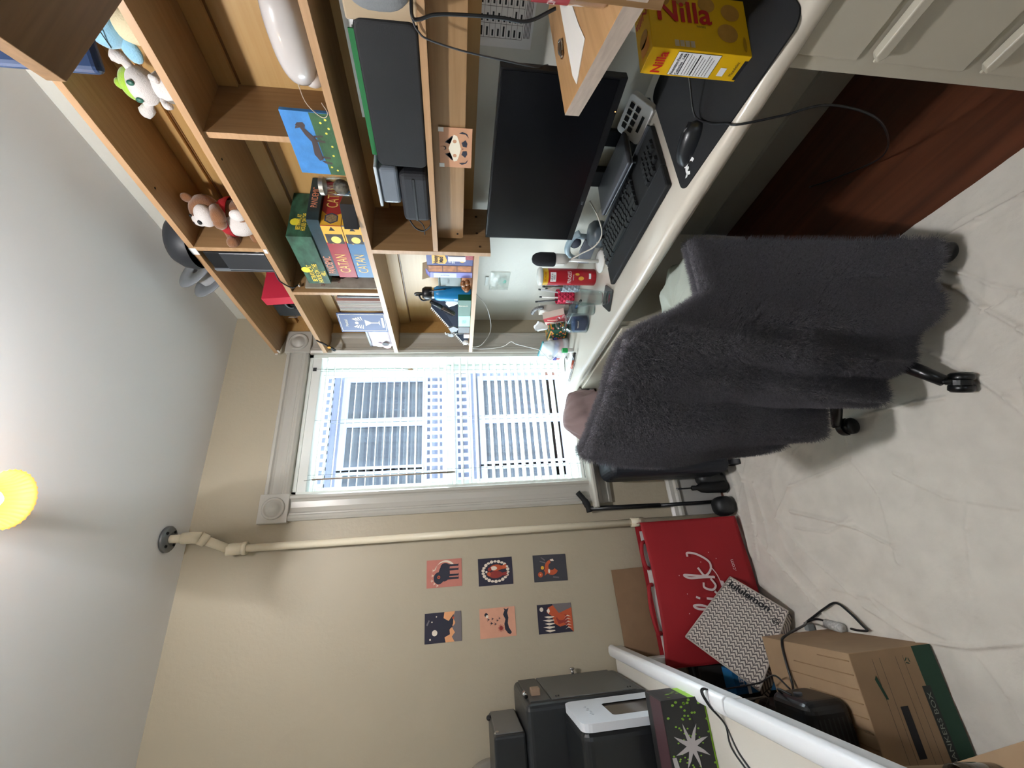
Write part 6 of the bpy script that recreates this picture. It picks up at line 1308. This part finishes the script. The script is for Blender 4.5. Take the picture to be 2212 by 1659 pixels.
t = thing('toaster_case', 'black rounded case with white framed window on its side', 'machine', (-.64, 1.672, ZT))
g = G(); g.box(-.18, .185, -.13, .125, .0, .345, mat('case_black', (24, 26, 28), .35)); g.make('body', t, bevel=.03, seg=5)
WL = mat('white_lid_frame', (206, 210, 216), .3)
def rrect(y0, y1, z0, z1, r, n=5):
    p = []
    for cy, cz, a in ((y1 - r, z1 - r, 0), (y0 + r, z1 - r, PI / 2), (y0 + r, z0 + r, PI), (y1 - r, z0 + r, -PI / 2)):
        for k in range(n): p.append((cy + r * math.cos(a + k * PI / 2 / (n - 1)), cz + r * math.sin(a + k * PI / 2 / (n - 1))))
    return p
oo, ii = rrect(-.128, .123, .004, .342, .03), rrect(-.075, .055, .03, .225, .012)
g = G(); n_ = len(oo); vs = [(.197, a, b) for a, b in oo] + [(.197, a, b) for a, b in ii] + [(.175, a, b) for a, b in oo]
g.add(vs, [(i, (i + 1) % n_, n_ + (i + 1) % n_, n_ + i) for i in range(n_)], WL); g.add(vs, [(2 * n_ + i, 2 * n_ + (i + 1) % n_, (i + 1) % n_, i) for i in range(n_)], WL)
o = g.make('side_frame', t); g = G(); g.prism([(a, b) for a, b in rrect(-.077, .057, .028, .227, .012)], .188, .193, mat('smoked_window', (70, 62, 56), .12), axis=0); g.make('smoked_window', o)
text('Creality', .020, mat('embossed_grey', (176, 180, 186), .4), (.1975, -.002, .29), (0, -1, 0), (0, 0, 1), o, width=.09, shear=.2) if False else None
g = G()
for k in range(9): g.ell((.1975, .045 - k * .011, .285 + .004 * math.sin(k * 2)), (.001, .004, .005), mat('embossed_grey', (180, 184, 190), .4), 8, 6)
g.make('embossed_mark', o)
g = G(); g.ell((.0, -.131, .12), (.03, .003, .008), BLACK, 14, 8); g.make('finger_slot', t)
g = G(); g.box(-.16, -.07, -.134, -.131, .20, .32, mat('yellow_green_label', (190, 196, 70), .5)); g.make('label', t)
t = thing('dotted_box', 'black and lime green box with white spiky drawing on the white table', 'box', (-.475, 1.475, ZT))
BD = mat('box_black_card', (34, 34, 34), .5); LIM = mat('lime_print', (124, 168, 50), .5); GLP = mat('pale_grey_print', (176, 170, 172), .5)
g = G(); g.box(-.16, .10, -.06, .055, .05, .135, BD); g.box(-.16, .10, -.06, -.057, .006, .05, BD); o = g.make('box', t, bevel=.001)
g = G(); g.box(-.158, .098, -.056, .053, .0, .052, mat('lime_sleeve', (140, 190, 36), .5)); g.make('lime_sleeve', t)
g = G(); g.box(-.155, .098, -.058, .018, .1352, .1362, mat('maroon_top', (66, 44, 48), .5)); g.make('top_label', t)
Fz = frame((-.03, -.0606, .0675), (1, 0, 0), (0, 0, 1)); g = G(); random.seed(5)
for k in range(90):
    a = random.uniform(0, 2 * PI); r = random.uniform(.02, .11); x, y = .02 + r * math.cos(a), .0 + r * math.sin(a)
    if abs(x) < .125 and abs(y) < .062: flat(g, circ(x, y, .0012 + r * .02, 7, ry=.0018 + r * .03), LIM, Fz)
for k in range(8):
    a = k * PI / 4 + .3; flat(g, [(.02 + .008 * math.cos(a + 1.2), .008 * math.sin(a + 1.2)), (.02 + .035 * math.cos(a + .15), .035 * math.sin(a + .15)), (.02 + .055 * math.cos(a), .055 * math.sin(a)), (.02 + .03 * math.cos(a - .1), .03 * math.sin(a - .1)), (.02 + .008 * math.cos(a - 1.2), .008 * math.sin(a - 1.2))], GLP, Fz, .0006 + k * .00004)
flat(g, [(-.125, .05), (.0, .064), (.0, .052), (-.125, .028)], GLP, Fz, .001); flat(g, circ(.02, 0, .016, 12), GLP, Fz, .0011)
Fy = frame((.1004, -.02, .0675), (0, 1, 0), (0, 0, 1))
for k in range(8): flat(g, circ(random.uniform(-.03, .03), random.uniform(-.05, .05), .003, 7, ry=.006), LIM, Fy)
g.make('spiky_print', o)
text('MYSTERY', .02, LIM, (-.05, -.02, .1366), (1, 0, 0), (0, 1, 0), o, bold=.03) if False else None
t = thing('thin_cables', 'thin black cables drooping over the rim of the white table', 'cable', (0, 0, 0))
g = G()
for d_ in (0, .03): g.tube(spline([(-.55, 1.70 + d_, .40), (-.45, 1.58, .43), (-.40, 1.42 + d_ * .5, .62), (-.343, 1.345 + d_ * .3, .765), (-.375, 1.33 + d_ * .3, .769), (-.42, 1.325, .739), (-.47, 1.32 - d_, .738), (-.52, 1.24 - d_, .738), (-.60, 1.20, .738)], 8), .0022, BLACK, 6)
g.tube(spline([(-.52, 2.0, .40), (-.46, 1.78, .40), (-.43, 1.68, .38), (-.40, 1.62, .36), (-.43, 1.57, .35)], 8), .003, BLACK, 6)
g.make('cable', t)
# open carton in the very front, glass on it
t = thing('open_carton', 'plain cardboard carton flap in the near corner below the table', 'cardboard box', (-.62, .75, .0))
g = G(); g.add([(.098, .505, .45), (.19, .24, .45), (.275, .076, .45), (.29, -.3, .45), (-.4, -.3, .45), (-.4, .505, .45)], [(0, 1, 2, 3, 4, 5)], CARD2); g.make('flap', t, solid=.004)
g = G(); g.box(-.4, .06, -.3, .24, 0.002, .445, CARD2); g.make('carton', t)
t = thing('drinking_glass', 'empty amber tinted glass standing on the near cardboard flap', 'glass', (-.425, .89, .4505))
g = G(); g.lathe([(0, 0), (.026, 0), (.030, .008), (.036, .06), (.0375, .09), (.036, .09), (.034, .06), (.027, .012), (0, .010)], mat('smoky_glass', (120, 108, 92), .05, trans=.7), 32); g.make('tumbler', t)
